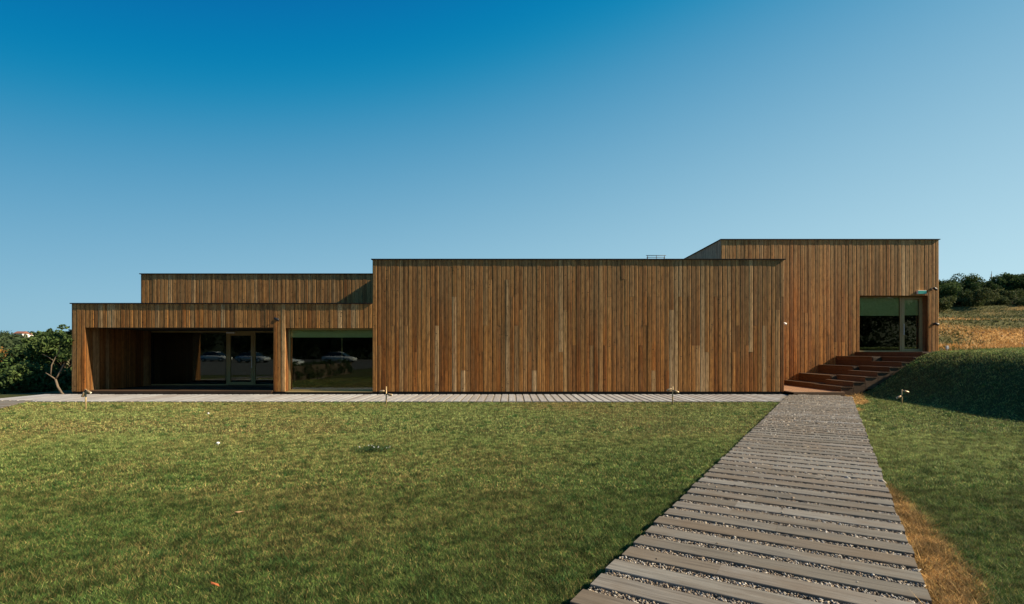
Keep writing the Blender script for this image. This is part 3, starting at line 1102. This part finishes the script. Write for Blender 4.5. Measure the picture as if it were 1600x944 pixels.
def walk_right(y):      # where the walk meets the left edge of the entrance path
    return PL0[0] + PDX / PDY * (y - PL0[1]) - 0.03


wv = [(-17.0, WALK_Y0, 0.02), (walk_right(WALK_Y0), WALK_Y0, 0.02), (walk_right(24.5 * K), 24.5 * K, 0.02), (10.12, WALK_Y1, 0.02), (-17.0, WALK_Y1, 0.02)]
mesh_obj('gravel_bed', wv, [(0, 1, 2, 3, 4)], M['gravel_pale'], walk)
x = -15.3
WP = 0.255
while x < 10.0:
    y0 = WALK_Y0
    if x > walk_right(WALK_Y0) - 0.12:
        y0 = PL0[1] + (x + 0.15 - PL0[0]) * PDY / PDX
    y1 = WALK_Y1 - 0.02
    if y1 - y0 > 0.15:
        plank(walk, x, (y0 + y1) / 2, 0.036 + rng.uniform(-0.003, 0.003), R(90) + rng.uniform(-0.004, 0.004), round(y1 - y0, 1), 0.2, 0.03, M['walk_plank'])
    x += WP
# the leg that turns towards the camera at the left end
A0 = np.array([-15.45, 21.75 * K])
LD = np.array([0.46, -0.888])
LN = np.array([-0.888, -0.46])
for i in range(-1, 34):
    s = i * 0.28
    p = A0 + LD * s + LN * 0.95
    plank(walk, p[0], p[1], 0.04 + rng.uniform(-0.003, 0.003), math.atan2(LN[1], LN[0]), 1.9, 0.2, 0.03, M['path_plank'])
q = [A0 + LD * -1.2, A0 + LD * 9.6, A0 + LD * 9.6 + LN * 1.9, A0 + LD * -1.2 + LN * 1.9]
mesh_obj('gravel_bed', [(p[0], p[1], 0.024) for p in q], [(0, 3, 2, 1)], M['gravel_pale'], walk)
# planks filling the corner
for i, x in enumerate(np.arange(-17.2, -15.4, WP)):
    plank(walk, x, (22.2 * K + WALK_Y1) / 2, 0.038 + rng.uniform(-0.002, 0.002), R(90), round(WALK_Y1 - 22.2 * K - 0.02, 1), 0.2, 0.03, M['walk_plank'])


# ------------------------------------------------------------------ grass
def blocked(x, y):
    s, c = path_coords(x, y)
    b = (c > -0.02) & (c < PW + 0.02) & (s < 0.6)
    b |= (y > WALK_Y0 - 0.02) & (x < 9.8)
    b |= (y > 24.0 * K) & (x < 12.0)
    b |= (y > ST_Y0 - 0.06)
    rel_s = (x - A0[0]) * LD[0] + (y - A0[1]) * LD[1]
    rel_c = (x - A0[0]) * LN[0] + (y - A0[1]) * LN[1]
    b |= (rel_s > -1.2) & (rel_c > -0.02) & (rel_c < 1.92)
    return b


def make_blades(name, n, y0, y1, w, h, xlim, parent=None, filt=None, seed=0, tone=1.0):
    # random points inside the (widened) view wedge; some stand in weedy tufts between depths y0 and y1
    g = np.random.default_rng(100 + seed)
    yy = g.uniform(y0, y1, n)
    half = 0.973 * yy * 1.12 + 1.2
    keep = g.uniform(0, 1, n) < half / half.max()
    yy = yy[keep]
    half = half[keep]
    xx = g.uniform(-1, 1, len(yy)) * half
    nt = int(140 * (y1 - y0) / 4)
    tx, ty = g.uniform(-1, 1, nt) * 0.9 * y1, g.uniform(y0, y1, nt)
    per = 70 if y1 < 7 else 40
    tuft = np.concatenate([np.zeros(len(xx), bool), np.ones(nt * per, bool)])
    xx = np.concatenate([xx, np.repeat(tx, per) + g.normal(size=nt * per) * 0.035])
    yy = np.concatenate([yy, np.repeat(ty, per) + g.normal(size=nt * per) * 0.035])
    ok = ~blocked(xx, yy)
    if filt is not None:
        ok &= filt(xx, yy)
    xx, yy, tuft = xx[ok], yy[ok], tuft[ok]
    n = len(xx)
    zz = ground_h(xx, yy)
    dr, d2, lush = turf_color(xx, yy)
    cl = np.clip(0.5 + 1.5 * (vnoise(xx, yy, 0.035 + 0.004 * yy.mean(), 8) - 0.5) + 0.9 * (vnoise(xx, yy, 0.11, 9) - 0.5) + 0.22 * (fbm(xx, yy, 1.4, 18, 3) - 0.5), 0, 1)
    hh = h * (1.25 - 0.5 * cl) * g.lognormal(0, 0.3, n) * (0.9 + 0.2 * lush) * (1 - 0.25 * dr)
    hh = hh * np.where(tuft, 1.9, 1.0) * (1 + 0.15 * sstep(11.5, 13.5, xx))
    az = g.uniform(0, 2 * math.pi, n)
    ld = g.uniform(0, 2 * math.pi, n)
    ln = hh * g.uniform(0.3, 1.5, n) * (1 + 1.2 * d2)
    hh = hh * (1 + 0.6 * d2)
    w = w * (1 + 0.3 * d2)
    ww = w * g.uniform(0.7, 1.3, n)
    bx_, by_ = np.cos(az) * ww / 2, np.sin(az) * ww / 2
    V = np.zeros((n, 3, 3))
    V[:, 0] = np.stack([xx - bx_, yy - by_, zz - 0.004], 1)
    V[:, 1] = np.stack([xx + bx_, yy + by_, zz - 0.004], 1)
    V[:, 2] = np.stack([xx + np.cos(ld) * ln, yy + np.sin(ld) * ln, zz + hh], 1)
    G1, G2, G3, ST, DD = map(np.array, ((0.060, 0.108, 0.023), (0.106, 0.150, 0.036), (0.032, 0.076, 0.020), (0.31, 0.24, 0.09), (0.52, 0.33, 0.125)))
    r = g.uniform(0, 1, n)
    col = np.where((r < 0.4)[:, None], G1, np.where((r < 0.75)[:, None], G2, G3))
    col = col * (1 - 0.15 * lush[:, None] * np.array([1.0, 0.7, 0.6]))
    pst = 0.11 + 0.55 * dr
    # paler blades far off and right of the path: sunlit look put into colour
    pale = np.array((0.205, 0.245, 0.08))
    pm = (g.uniform(0, 1, n) < 0.06 + 0.62 * sstep(5.0, 12.0, yy) * sstep(10.5, 7.0, xx) + (0.12 + 0.36 * sstep(5, 10, yy)) * (xx > 7 - 0.5 * (12 - yy))* (yy > 3) * (path_coords(xx, yy)[1] > PW))[:, None]
    col = np.where(pm, pale * g.uniform(0.8, 1.2, (n, 1)), col)
    sm = (g.uniform(0, 1, n) < pst)[:, None]
    col = np.where(sm, ST * g.uniform(0.55, 1.05, (n, 1)), col)
    col = np.where(tuft[:, None], np.array((0.05, 0.105, 0.028)), col)
    dm = (g.uniform(0, 1, n) < d2 * 0.97)[:, None]
    col = np.where(dm, DD * g.uniform(0.25, 1.2, (n, 1)), col)
    col = col * g.uniform(0.6, 1.4, (n, 1)) * (0.6 + 1.05 * cl)[:, None] * tone
    F = np.arange(n * 3).reshape(n, 3)
    return V.reshape(-1, 3), F, np.repeat(col, 3, 0)


parts = [make_blades('g', 800000, 2.6, 6.2, 0.0040, 0.027, 8, seed=1, tone=0.98),
         make_blades('g', 620000, 6.2, 10.4, 0.007, 0.028, 16, seed=2, tone=1.2),
         make_blades('g', 520000, 10.4, 19.3, 0.013, 0.030, 26, seed=3, tone=1.25)]  # tone rises with depth: brighter far view put into blade colour
off = 0
VV, FF, CC = [], [], []
for v, f, c in parts:
    VV.append(v)
    FF.append(f + off)
    CC.append(c)
    off += len(v)
gr = np_mesh('grass', np.concatenate(VV), np.concatenate(FF), np.concatenate(CC), M['grass'])
tag(gr, 'short mown green lawn grass with dry straw patches', 'grass', kind='stuff')


# ------------------------------------------------------------------ leaves, trees, bushes
def leaf_cloud(clumps, per, size, palette, g, flat=0.0):
    """clumps: (x,y,z,r); leaves are folded quads spread through each clump's shell"""
    cl = np.array(clumps)
    n = len(cl) * per
    idx = np.repeat(np.arange(len(cl)), per)
    d = g.normal(size=(n, 3))
    d /= np.linalg.norm(d, axis=1)[:, None]
    rad = cl[idx, 3] * g.uniform(0.35, 1.08, n) ** 0.6
    P = cl[idx, :3] + d * rad[:, None] * np.array([1, 1, 0.8])
    nrm = d * 0.5 + g.normal(size=(n, 3)) * 0.7 + np.array([0, 0, 0.3])
    nrm /= np.linalg.norm(nrm, axis=1)[:, None]
    t = np.cross(nrm, g.normal(size=(n, 3)))
    t /= np.linalg.norm(t, axis=1)[:, None] + 1e-9
    b = np.cross(nrm, t)
    s = (size * g.lognormal(0, 0.25, n))[:, None]
    V = np.stack([P - t * s, P + b * s * 0.5, P + t * s, P - b * s * 0.5], 1)
    F = np.arange(n * 4).reshape(n, 4)
    pal = np.array(palette)
    cc = pal[g.integers(0, len(pal), len(cl))][idx] * 0.65 + pal[g.integers(0, len(pal), n)] * 0.35
    cc = cc * g.uniform(0.75, 1.25, (n, 1))
    return V.reshape(-1, 3), F, np.repeat(cc, 4, 0)


GREENS = [(0.05, 0.085, 0.025), (0.07, 0.115, 0.032), (0.04, 0.07, 0.024), (0.09, 0.13, 0.04)]
DARKS = [(0.035, 0.06, 0.022), (0.05, 0.08, 0.028), (0.028, 0.05, 0.018)]
OLIVE = [(0.07, 0.09, 0.03), (0.05, 0.07, 0.025), (0.09, 0.10, 0.035)]
RUST = [(0.26, 0.11, 0.025), (0.20, 0.10, 0.03), (0.14, 0.10, 0.03), (0.32, 0.15, 0.03)]


def crown_clumps(n, rx, ry, rz, cz, r0, r1, g, holes=0.0):
    out = []
    while len(out) < n:
        d = g.normal(size=3)
        d /= np.linalg.norm(d)
        k = g.uniform(0.25, 1.0) ** 0.5
        p = d * k * np.array([rx, ry, rz])
        if p[2] < -rz * 0.8:
            continue
        out.append((p[0], p[1], p[2] + cz, g.uniform(r0, r1)))
    return out


def tree(name, loc, h, rx, rz, label, cat='tree', n=40, per=150, size=0.09, pal=GREENS, group=None, seed=0, trunk_h=None, bark='bark', clump=(0.35, 0.7), base_low=False):
    g = np.random.default_rng(seed + 500)
    r = empty(name, loc)
    tag(r, label, cat, group)
    cz = h - rz
    cl = crown_clumps(n, rx, rx, rz, cz, clump[0], clump[1], g)
    v, f, c = leaf_cloud(cl, per, size, pal, g)
    np_mesh('crown', v, f, c, M['leaf'], r)
    th = cz
    rr = 0.035 * h
    ext = []
    for i in range(6):
        a = i * 1.05 + g.uniform(-0.3, 0.3)
        e = (math.cos(a) * rx * 0.6, math.sin(a) * rx * 0.6, cz + g.uniform(-0.2, 0.5) * rz)
        s0 = (0, 0, th * g.uniform(0.35, 0.8))
        mid = tuple((s0[j] + e[j]) / 2 + (0.1 * h * 0.3 if j == 2 else 0) for j in range(3))
        ext.append(([s0, mid, e], [rr * 0.5, rr * 0.33, rr * 0.12]))
    tube('trunk', [(0, 0, -0.3), (g.uniform(-.05, .05) * h, 0, th * 0.5), (0, g.uniform(-.04, .04) * h, th), (0, 0, th + rz * 0.5)], [rr * 1.25, rr, rr * 0.75, rr * 0.25], M[bark], r, 8, ext)
    return r


def gz(x, y):
    return float(ground_h(np.array([x]), np.array([y]))[0])


def at(px, y):
    return (px - 800) / FPX * y


# left of the building
def put(px, y):
    y = y * K
    x = at(px, y)
    return (x, y, gz(x, y))


tree('leafy_tree', put(98, 36), 4.55, 1.35, 0.75, 'tall green leafy tree just behind the left end of the building', n=30, per=170, size=0.09, seed=1, group='trees left of the building')
tree('leafy_tree', put(50, 38), 4.5, 1.9, 1.7, 'broad dark green tree left of the tall leafy one', n=50, per=170, size=0.10, seed=2, pal=GREENS + DARKS, group='trees left of the building')
tree('leafy_tree', put(6, 40), 4.7, 1.1, 1.4, 'orange and rust leaved tree at the left edge of the photo', n=26, per=130, size=0.10, seed=3, pal=RUST, group='trees left of the building')
tree('leafy_tree', put(-30, 44), 5.4, 2.2, 2.0, 'green tree cut by the left edge, behind the rust coloured one', n=40, per=130, size=0.12, seed=4, group='trees left of the building')
for i, (px, y, h, rx, lab) in enumerate([
        (20, 31.5, 2.3, 1.5, 'low dark bush at the bend of the plank walk'),
        (58, 30.5, 2.1, 1.4, 'middle dark bush left of the bare forked trunk'),
        (97, 31.5, 1.7, 1.1, 'dark bush right behind the bare forked trunk'),
        (-20, 30.0, 2.2, 1.5, 'dark bush at the far left edge beside the plank walk'),
        (34, 34.5, 2.7, 1.5, 'taller bush below the broad dark green tree'),
        (0, 35.5, 2.6, 1.6, 'dark bush under the rust coloured tree')]):
    tree('bush', put(px, y), h, rx, h * 0.52, lab, 'bush', n=34, per=150, size=0.075, seed=20 + i, pal=GREENS + DARKS[:2], group='bushes left of the building', clump=(0.3, 0.55))

# bare forked trunk leaning left, with thin leafy twigs at the top
r = empty('bare_tree', put(104, 25.45))
tag(r, 'leaning forked bare trunk with pale bark beside the left corner of the building', 'tree', 'trees left of the building')
tube('trunk', [(0.05, 0, -0.2), (-0.2, 0, 0.1), (-0.36, 0, 0.42), (-0.46, 0, 0.8)], [0.055, 0.05, 0.044, 0.038], M['bark_pale'], r, 8,
     [([(-0.46, 0, 0.78), (-0.34, 0.05, 1.1), (-0.22, 0.1, 1.5), (-0.12, 0.15, 1.62)], [0.034, 0.03, 0.026, 0.02]),
      ([(-0.45, 0, 0.78), (-0.6, -0.05, 0.95), (-0.78, -0.1, 1.12)], [0.032, 0.025, 0.018]),
      ([(-0.62, -0.05, 0.97), (-0.62, 0, 1.5), (-0.52, 0.05, 1.85), (-0.38, 0.1, 2.2), (-0.36, 0.1, 2.6)], [0.024, 0.022, 0.02, 0.014, 0.008]),
      ([(-0.56, 0.03, 1.72), (-0.8, 0, 1.95), (-1.0, 0, 2.05)], [0.02, 0.015, 0.01])])
g = np.random.default_rng(77)
v, f, c = leaf_cloud([(-0.3 + g.normal() * 0.5, 0.1 + g.normal() * 0.3, 2.75 + g.normal() * 0.25, g.uniform(0.12, 0.3)) for _ in range(16)], 70, 0.06, GREENS, g)
np_mesh('crown', v, f, c, M['leaf'], r)
r.scale = (0.9, 0.9, 0.74)

# right: bushes along the crest of the dry hillside
for i, (px, y, h, rx, lab) in enumerate([
        (1503, 84, 3.9, 2.3, 'largest round dark green bush on the crest right of the tall volume'),
        (1470, 82, 2.8, 2.0, 'dark bush on the crest half hidden by the corner of the tall volume'),
        (1540, 88, 2.5, 2.3, 'low bush on the crest beneath the mast'),
        (1572, 88, 3.0, 2.4, 'second bush from the right edge on the crest'),
        (1606, 86, 3.2, 2.6, 'bush on the crest cut by the right edge of the photo')]):
    tree('bush', put(px, y), h, rx, h * 0.5, lab, 'bush', n=60, per=260, size=0.10, seed=60 + i, pal=GREENS + DARKS, group='bushes along the hill crest', clump=(0.5, 0.95))
for i in range(9):
    px = 1462 + i * 21
    y = 74 + (i % 3) * 2.2
    ordn = ('first', 'second', 'third', 'fourth', 'fifth', 'sixth', 'seventh', 'eighth', 'ninth')[i]
    tree('shrub', put(px, y), 1.5 + 0.3 * (i % 2), 1.7, 0.85, ordn + ' low olive shrub from the tall volume in the band below the crest', 'shrub', n=24, per=180, size=0.085, seed=80 + i,
         pal=OLIVE + DARKS[:1], group='shrubs below the hill crest', clump=(0.4, 0.6))

# mast on the hill
x, y, z = put(1549, 92)
r = empty('utility_mast', (x, y, z))
tag(r, 'slim grey mast rising above the bushes on the right hill', 'mast')
tube('pole', [(0, 0, -0.3), (0, 0, 4.6)], [0.08, 0.055], M['mast'], r)
tube('crossarm', [(-0.25, 0, 4.2), (0.25, 0, 4.2)], [0.03, 0.03], M['mast'], r)
tube('antenna', [(0.03, 0, 4.58), (0.03, 0, 5.0)], [0.03, 0.02], M['mast'], r)

# dry tussocks and weeds on the hillside
g = np.random.default_rng(31)
n = 60000
yy = g.uniform(31.5, 82, n) * K
xx = yy * g.uniform(0.78, 1.12, n)
k = xx > 19.2
xx, yy = xx[k], yy[k]
kk = hill_k(xx, yy / K)
n = len(xx)
zz = ground_h(xx, yy)
hh = g.lognormal(0, 0.4, n) * 0.09
az, ld = g.uniform(0, 6.28, n), g.uniform(0, 6.28, n)
ww = 0.03 * g.uniform(0.6, 1.5, n)
V = np.zeros((n, 3, 3))
V[:, 0] = np.stack([xx - np.cos(az) * ww, yy - np.sin(az) * ww, zz - 0.01], 1)
V[:, 1] = np.stack([xx + np.cos(az) * ww, yy + np.sin(az) * ww, zz - 0.01], 1)
V[:, 2] = np.stack([xx + np.cos(ld) * hh * 0.6, yy + np.sin(ld) * hh * 0.6, zz + hh], 1)
straw = np.array((0.46, 0.28, 0.105))
weed = np.array((0.10, 0.11, 0.04))
m = (g.uniform(0, 1, n) < kk)[:, None]
col = np.where(m, straw, weed) * g.uniform(0.8, 1.15, (n, 1))
o = np_mesh('dry_grass', V.reshape(-1, 3), np.arange(n * 3).reshape(n, 3), np.repeat(col, 3, 0), M['grass'])
tag(o, 'straw coloured dry grass and weeds on the terraced hillside', 'grass', kind='stuff')
n = 90
yy = g.uniform(34, 70, n) * K
xx = yy * g.uniform(0.8, 1.05, n)
o = rocks('stones', np.stack([xx, yy, ground_h(xx, yy) + 0.03], 1), g.lognormal(0, 0.4, n) * 0.06, np.array([(0.3, 0.25, 0.19)]) * g.uniform(0.7, 1.2, (n, 1)), M['pebble'])
tag(o, 'pale loose stones strewn over the dry hillside', 'stones', kind='stuff')

# far wooded ridge on the left, with houses
g = np.random.default_rng(41)
cl = []
for i in range(900):
    y = g.uniform(330, 720) * K
    x = -y * g.uniform(0.78, 1.2)
    w = fbm(np.array([x]), np.array([y]), 70, 33, 3)[0]
    if w < 0.36:
        continue
    s = g.uniform(3.0, 6.0)
    cl.append((x, y, gz(x, y) + s * 0.55, s))
v, f, c = leaf_cloud(cl, 60, 1.1, [(0.045, 0.068, 0.03), (0.035, 0.055, 0.026), (0.06, 0.08, 0.035)], g)
o = np_mesh('far_wood', v, f, c, M['leaf'])
tag(o, 'distant green wood covering the ridge left of the building', 'wood', kind='stuff')
cl = []
for i in range(150):
    y = g.uniform(70, 190) * K
    x = -y * g.uniform(0.8, 1.1)
    if fbm(np.array([x]), np.array([y]), 30, 35, 3)[0] < 0.48:
        continue
    s = g.uniform(1.0, 2.0)
    cl.append((x, y, gz(x, y) + s * 0.6, s))
v, f, c = leaf_cloud(cl, 90, 0.35, GREENS, g)
o = np_mesh('valley_scrub', v, f, c, M['leaf'])
tag(o, 'scattered green scrub in the valley left of the building', 'scrub', kind='stuff')


def house(px, y, w, d, h, label, lift):
    y = y * K
    x = at(px, y)
    r = empty('house', (x, y, gz(x, y) + lift))
    tag(r, label, 'house', 'houses on the far ridge')
    boxes('wall', [(-w / 2, w / 2, -d / 2, d / 2, -4, h)], M['house_wall'], r)
    e = 0.6
    mesh_obj('roof', [(-w / 2 - e, -d / 2 - e, h), (w / 2 + e, -d / 2 - e, h), (w / 2 + e, d / 2 + e, h), (-w / 2 - e, d / 2 + e, h), (-w / 2 - e, 0, h + d * 0.3), (w / 2 + e, 0, h + d * 0.3)],
             [(0, 1, 5, 4), (2, 3, 4, 5), (0, 4, 3), (1, 2, 5), (0, 3, 2, 1)], M['house_roof'], r)
    for i in range(3):
        xx = -w / 2 + w * (i + 0.5) / 3
        boxes('window', [(xx - 0.7, xx + 0.7, -d / 2 - 0.05, -d / 2 - 0.01, h * 0.4, h * 0.75)], M['car_glass'], r)
    return r


house(34, 560, 6.5, 6, 4.2, 'white house with red roof on the far wooded ridge', 3.0)
house(45, 575, 4, 4, 3.2, 'small white outbuilding right of the red roofed house', 2.5)

# ------------------------------------------------------------------ garden spotlights on stakes
def garden_spot(px, y, h, label, heads, zoff=0.0):
    y = y * K
    x = at(px, y)
    r = empty('garden_spotlight', (x, y, gz(x, y) + zoff))
    tag(r, label, 'garden light', 'spotlights on stakes along the lawn')
    tube('stake', [(0, 0, -0.15), (0, 0, h)], [0.021, 0.019], M['stake'], r, 8)
    for (hz, dx, dz) in heads:
        d = Vector((dx, -0.03, dz)).normalized()
        a = Vector((0, -0.02, h * hz))
        p1 = a + d * 0.05
        hd = tube('lamp_head', [p1, p1 + d * 0.02, p1 + d * 0.13, p1 + d * 0.14], [0.022, 0.034, 0.038, 0.034], M['brass'], r, 12)
        tube('lens', [p1 + d * 0.1395, p1 + d * 0.143], [0.03, 0.029], M['lens'], hd, 12)
        tube('bracket', [a, p1 + d * 0.005], [0.012, 0.012], M['black'], hd, 6)
    return r


garden_spot(134, 19.2, 0.58, 'leftmost stake light on the lawn, before the dark recess', [(0.97, 1, -0.6), (0.93, -0.4, -1)])
garden_spot(603.5, 20.8, 0.57, 'stake light on the lawn in front of the left end of the long front', [(0.78, -1, -0.15), (0.6, 1, -0.2)])
garden_spot(1051, 20.9, 0.56, 'stake light on the lawn in front of the right end of the long front', [(0.9, -1, -0.4), (0.8, 1, -0.45)])
garden_spot(1409, 20.6, 0.42, 'stake light on the grass bank at the edge of the deep shadow', [(0.95, 1, -0.35), (0.6, -1, -0.5)])

# ------------------------------------------------------------------ small things on the lawn
def puff(px, py, size, label):
    y = CAM_Z * FPX / (py - 548)
    x = at(px, y)
    r = empty('mushroom', (x, y, gz(x, y)))
    tag(r, label, 'mushroom', 'white mushrooms on the lawn')
    tube('stem', [(0, 0, 0), (0, 0, size * 0.9)], [size * 0.3, size * 0.25], M['white'], r)
    tube('cap', [(0, 0, size * 0.7), (0, 0, size * 0.8), (0, 0, size * 1.15), (0, 0, size * 1.45), (0, 0, size * 1.55)], [size * 0.5, size * 0.8, size * 0.75, size * 0.4, size * 0.1], M['white'], r, 10)


puff(340.5, 696, 0.04, 'larger white mushroom on the lawn in front of the dark recess')
puff(325.5, 648, 0.035, 'small white mushroom near the far edge of the lawn')
g = np.random.default_rng(51)
yc = CAM_Z * FPX / (704 - 548)
xc = at(583, yc)
n = 500
px_, py_ = xc + g.normal(size=n) * 0.14, yc + g.normal(size=n) * 0.16
P = np.stack([px_, py_, ground_h(px_, py_) + g.uniform(0.03, 0.07, n)], 1)
an = g.uniform(0, 6.28, n)
s = 0.016 * g.uniform(0.7, 1.3, n)
V = np.stack([P + np.stack([np.cos(an + k * 1.571) * s, np.sin(an + k * 1.571) * s, g.normal(size=n) * 0.004], 1) for k in range(4)], 1)
col = np.array((0.042, 0.078, 0.026)) * g.uniform(0.7, 1.3, (n, 1))
cp = empty('clover_patch', (0, 0, 0))
tag(cp, 'patch of dark green clover with white flowers in the lawn', 'clover', kind='stuff')
np_mesh('leaves', V.reshape(-1, 3), np.arange(n * 4).reshape(n, 4), np.repeat(col, 4, 0), M['leaf'], cp)
n = 11
px_, py_ = xc + g.uniform(-0.24, 0.3, n), yc + g.uniform(-0.16, 0.1, n)
rocks('flowers', np.stack([px_, py_, ground_h(px_, py_) + 0.075], 1), np.full(n, 0.011), np.full((n, 3), 0.45), M['pebble'], cp, flat=0.9)


def leaf_on_lawn(px, py, colm, label, s=0.035):
    y = CAM_Z * FPX / (py - 548)
    x = at(px, y)
    v = [(-s, 0, 0.0), (-s * 0.3, s * 0.5, 0.012), (s * 0.6, s * 0.4, 0.008), (s * 1.1, 0, 0.02), (s * 0.5, -s * 0.5, 0.004), (-s * 0.3, -s * 0.45, 0.01)]
    v2 = [(a, b, c - 0.002) for a, b, c in v]
    f = [(0, 5, 4, 3, 2, 1), (6, 7, 8, 9, 10, 11)] + [(i, (i + 1) % 6, 6 + (i + 1) % 6, 6 + i) for i in range(6)]
    o = mesh_obj('fallen_leaf', v + v2, f, colm)
    o.location = (x, y, gz(x, y) + 0.04)
    o.rotation_euler = (0.2, -0.1, px)
    tag(o, label, 'leaf', 'fallen leaves on the lawn')


M['leaf_rust'] = plain('fallen_leaf_rust', (0.34, 0.10, 0.03), 0.7)
M['leaf_tan'] = plain('fallen_leaf_tan', (0.38, 0.24, 0.13), 0.7)
leaf_on_lawn(336, 926, M['leaf_rust'], 'orange fallen leaf in the foreground grass')
leaf_on_lawn(375, 808, M['leaf_tan'], 'tan fallen leaf lying on the lawn left of centre', 0.05)

# ------------------------------------------------------------------ behind the camera: what the panes mirror
q = [(-70, 11, 0.02), (-70, -58, 0.02), (45, -58, 0.02), (45, -20, 0.02), (-12.6, -20, 0.02), (-14.5, 11, 0.02)]
lot = mesh_obj('car_park', q, [tuple(range(len(q)))], M['asphalt'])
tag(lot, 'asphalt car park mirrored in the panes', kind='structure')
g = np.random.default_rng(61)
cl = [(-11.95 + g.uniform(-0.25, 0.25), g.uniform(1.2, 11.6), g.uniform(0.1, 0.85), 0.3) for _ in range(100)]
v, f, c = leaf_cloud(cl, 80, 0.06, DARKS, g)
r = empty('hedge', (-11.95, 6.4, 0))
tag(r, 'low clipped dark hedge mirrored in the big window', 'hedge')
o = np_mesh('foliage', v - np.array([-11.95, 6.4, 0]), f, c, M['leaf'], r)
boxes('stems', [(-0.22, 0.22, -5.1, 5.1, 0, 0.8)], M['bark'], r)
cl = []
for i in range(230):
    x = g.uniform(-110, 90)
    y = -g.uniform(62, 85)
    for k in range(3):
        s = g.uniform(2.2, 3.6)
        cl.append((x + g.normal() * 1.6, y + g.normal(), g.uniform(1.5, 12), s))
v, f, c = leaf_cloud(cl, 150, 0.38, [(0.016, 0.028, 0.01), (0.022, 0.036, 0.013)], g)
o = np_mesh('wood_edge', v, f, c, M['leaf'])
tag(o, 'dark wood edge mirrored in the panes', 'wood', kind='stuff')


def car(loc, ang, paint, label):
    r = empty('parked_car', loc)
    r.rotation_euler = (0, 0, ang)
    tag(r, label, 'car', 'cars in the car park')
    # body: stations along x with (half width, sill z, belt z)
    S = [(-2.15, 0.62, 0.45, 0.72), (-2.05, 0.8, 0.3, 0.85), (-1.5, 0.88, 0.24, 0.93), (0, 0.9, 0.22, 0.93), (1.0, 0.89, 0.22, 0.9), (1.7, 0.86, 0.26, 0.78), (2.1, 0.74, 0.32, 0.66), (2.18, 0.6, 0.42, 0.56)]
    V, F = [], []
    for (x, w, zs, zb) in S:
        V += [(x, -w * 0.94, zs), (x, -w, (zs + zb) / 2), (x, -w * 0.9, zb), (x, w * 0.9, zb), (x, w, (zs + zb) / 2), (x, w * 0.94, zs)]
    for i in range(len(S) - 1):
        for k in range(6):
            k2 = (k + 1) % 6
            F.append((i * 6 + k, (i + 1) * 6 + k, (i + 1) * 6 + k2, i * 6 + k2))
    F.append((0, 1, 2, 3, 4, 5))
    n = (len(S) - 1) * 6
    F.append((n + 5, n + 4, n + 3, n + 2, n + 1, n))
    mesh_obj('body', V, F, paint, r, True)
    T = [(-1.75, 0.72, 0.9, 0.95), (-1.2, 0.64, 0.92, 1.38), (-0.2, 0.62, 0.92, 1.45), (0.45, 0.62, 0.92, 1.38), (1.15, 0.74, 0.88, 0.92)]
    V, F = [], []
    for (x, w, z0, z1) in T:
        V += [(x, -0.8, z0), (x, -w, z1), (x, w, z1), (x, 0.8, z0)]
    for i in range(len(T) - 1):
        for k in range(3):
            F.append((i * 4 + k, (i + 1) * 4 + k, (i + 1) * 4 + k + 1, i * 4 + k + 1))
    mesh_obj('window', V, F, M['car_glass'], r, False)
    RF = [(-1.2, 0.63, 1.39), (-0.2, 0.62, 1.465), (0.45, 0.61, 1.39)]
    V = []
    for (x, w, z) in RF:
        V += [(x, -w, z), (x, w, z), (x, -w, z + 0.02), (x, w, z + 0.02)]
    mesh_obj('roof', V, [(2, 3, 7, 6), (6, 7, 11, 10), (0, 4, 5, 1), (4, 8, 9, 5), (0, 2, 6, 4), (4, 6, 10, 8), (1, 5, 7, 3), (5, 9, 11, 7), (0, 1, 3, 2), (8, 10, 11, 9)], paint, r)
    for (x, y) in ((-1.35, -0.82), (-1.35, 0.82), (1.35, -0.82), (1.35, 0.82)):
        wl = tube('wheel', [(x, y - 0.1, 0.31), (x, y + 0.1, 0.31)], [0.31, 0.31], M['tyre'], r, 18)
        tube('rim', [(x, y - 0.105, 0.31), (x, y + 0.105, 0.31)], [0.2, 0.2], M['steel'], wl, 12)
    for y in (-0.55, 0.55):
        boxes('headlight', [(2.1, 2.17, y - 0.14, y + 0.14, 0.55, 0.64)], M['lens'], r, 0.01)
    return r


car((-22.8, -29.7, 0.02), R(4), M['car_white'], 'white car mirrored above the hedge in the big window')
car((-21.2, -8.0, 0.02), R(6), M['car_white'], 'white car mirrored at the left edge of the big window')
car((-35.0, -24.7, 0.02), R(8), M['car_silver'], 'silver car mirrored beside the door in the recess')
car((-43.5, -31, 0.02), R(8), M['car_white'], 'white car mirrored left of the door in the recess')
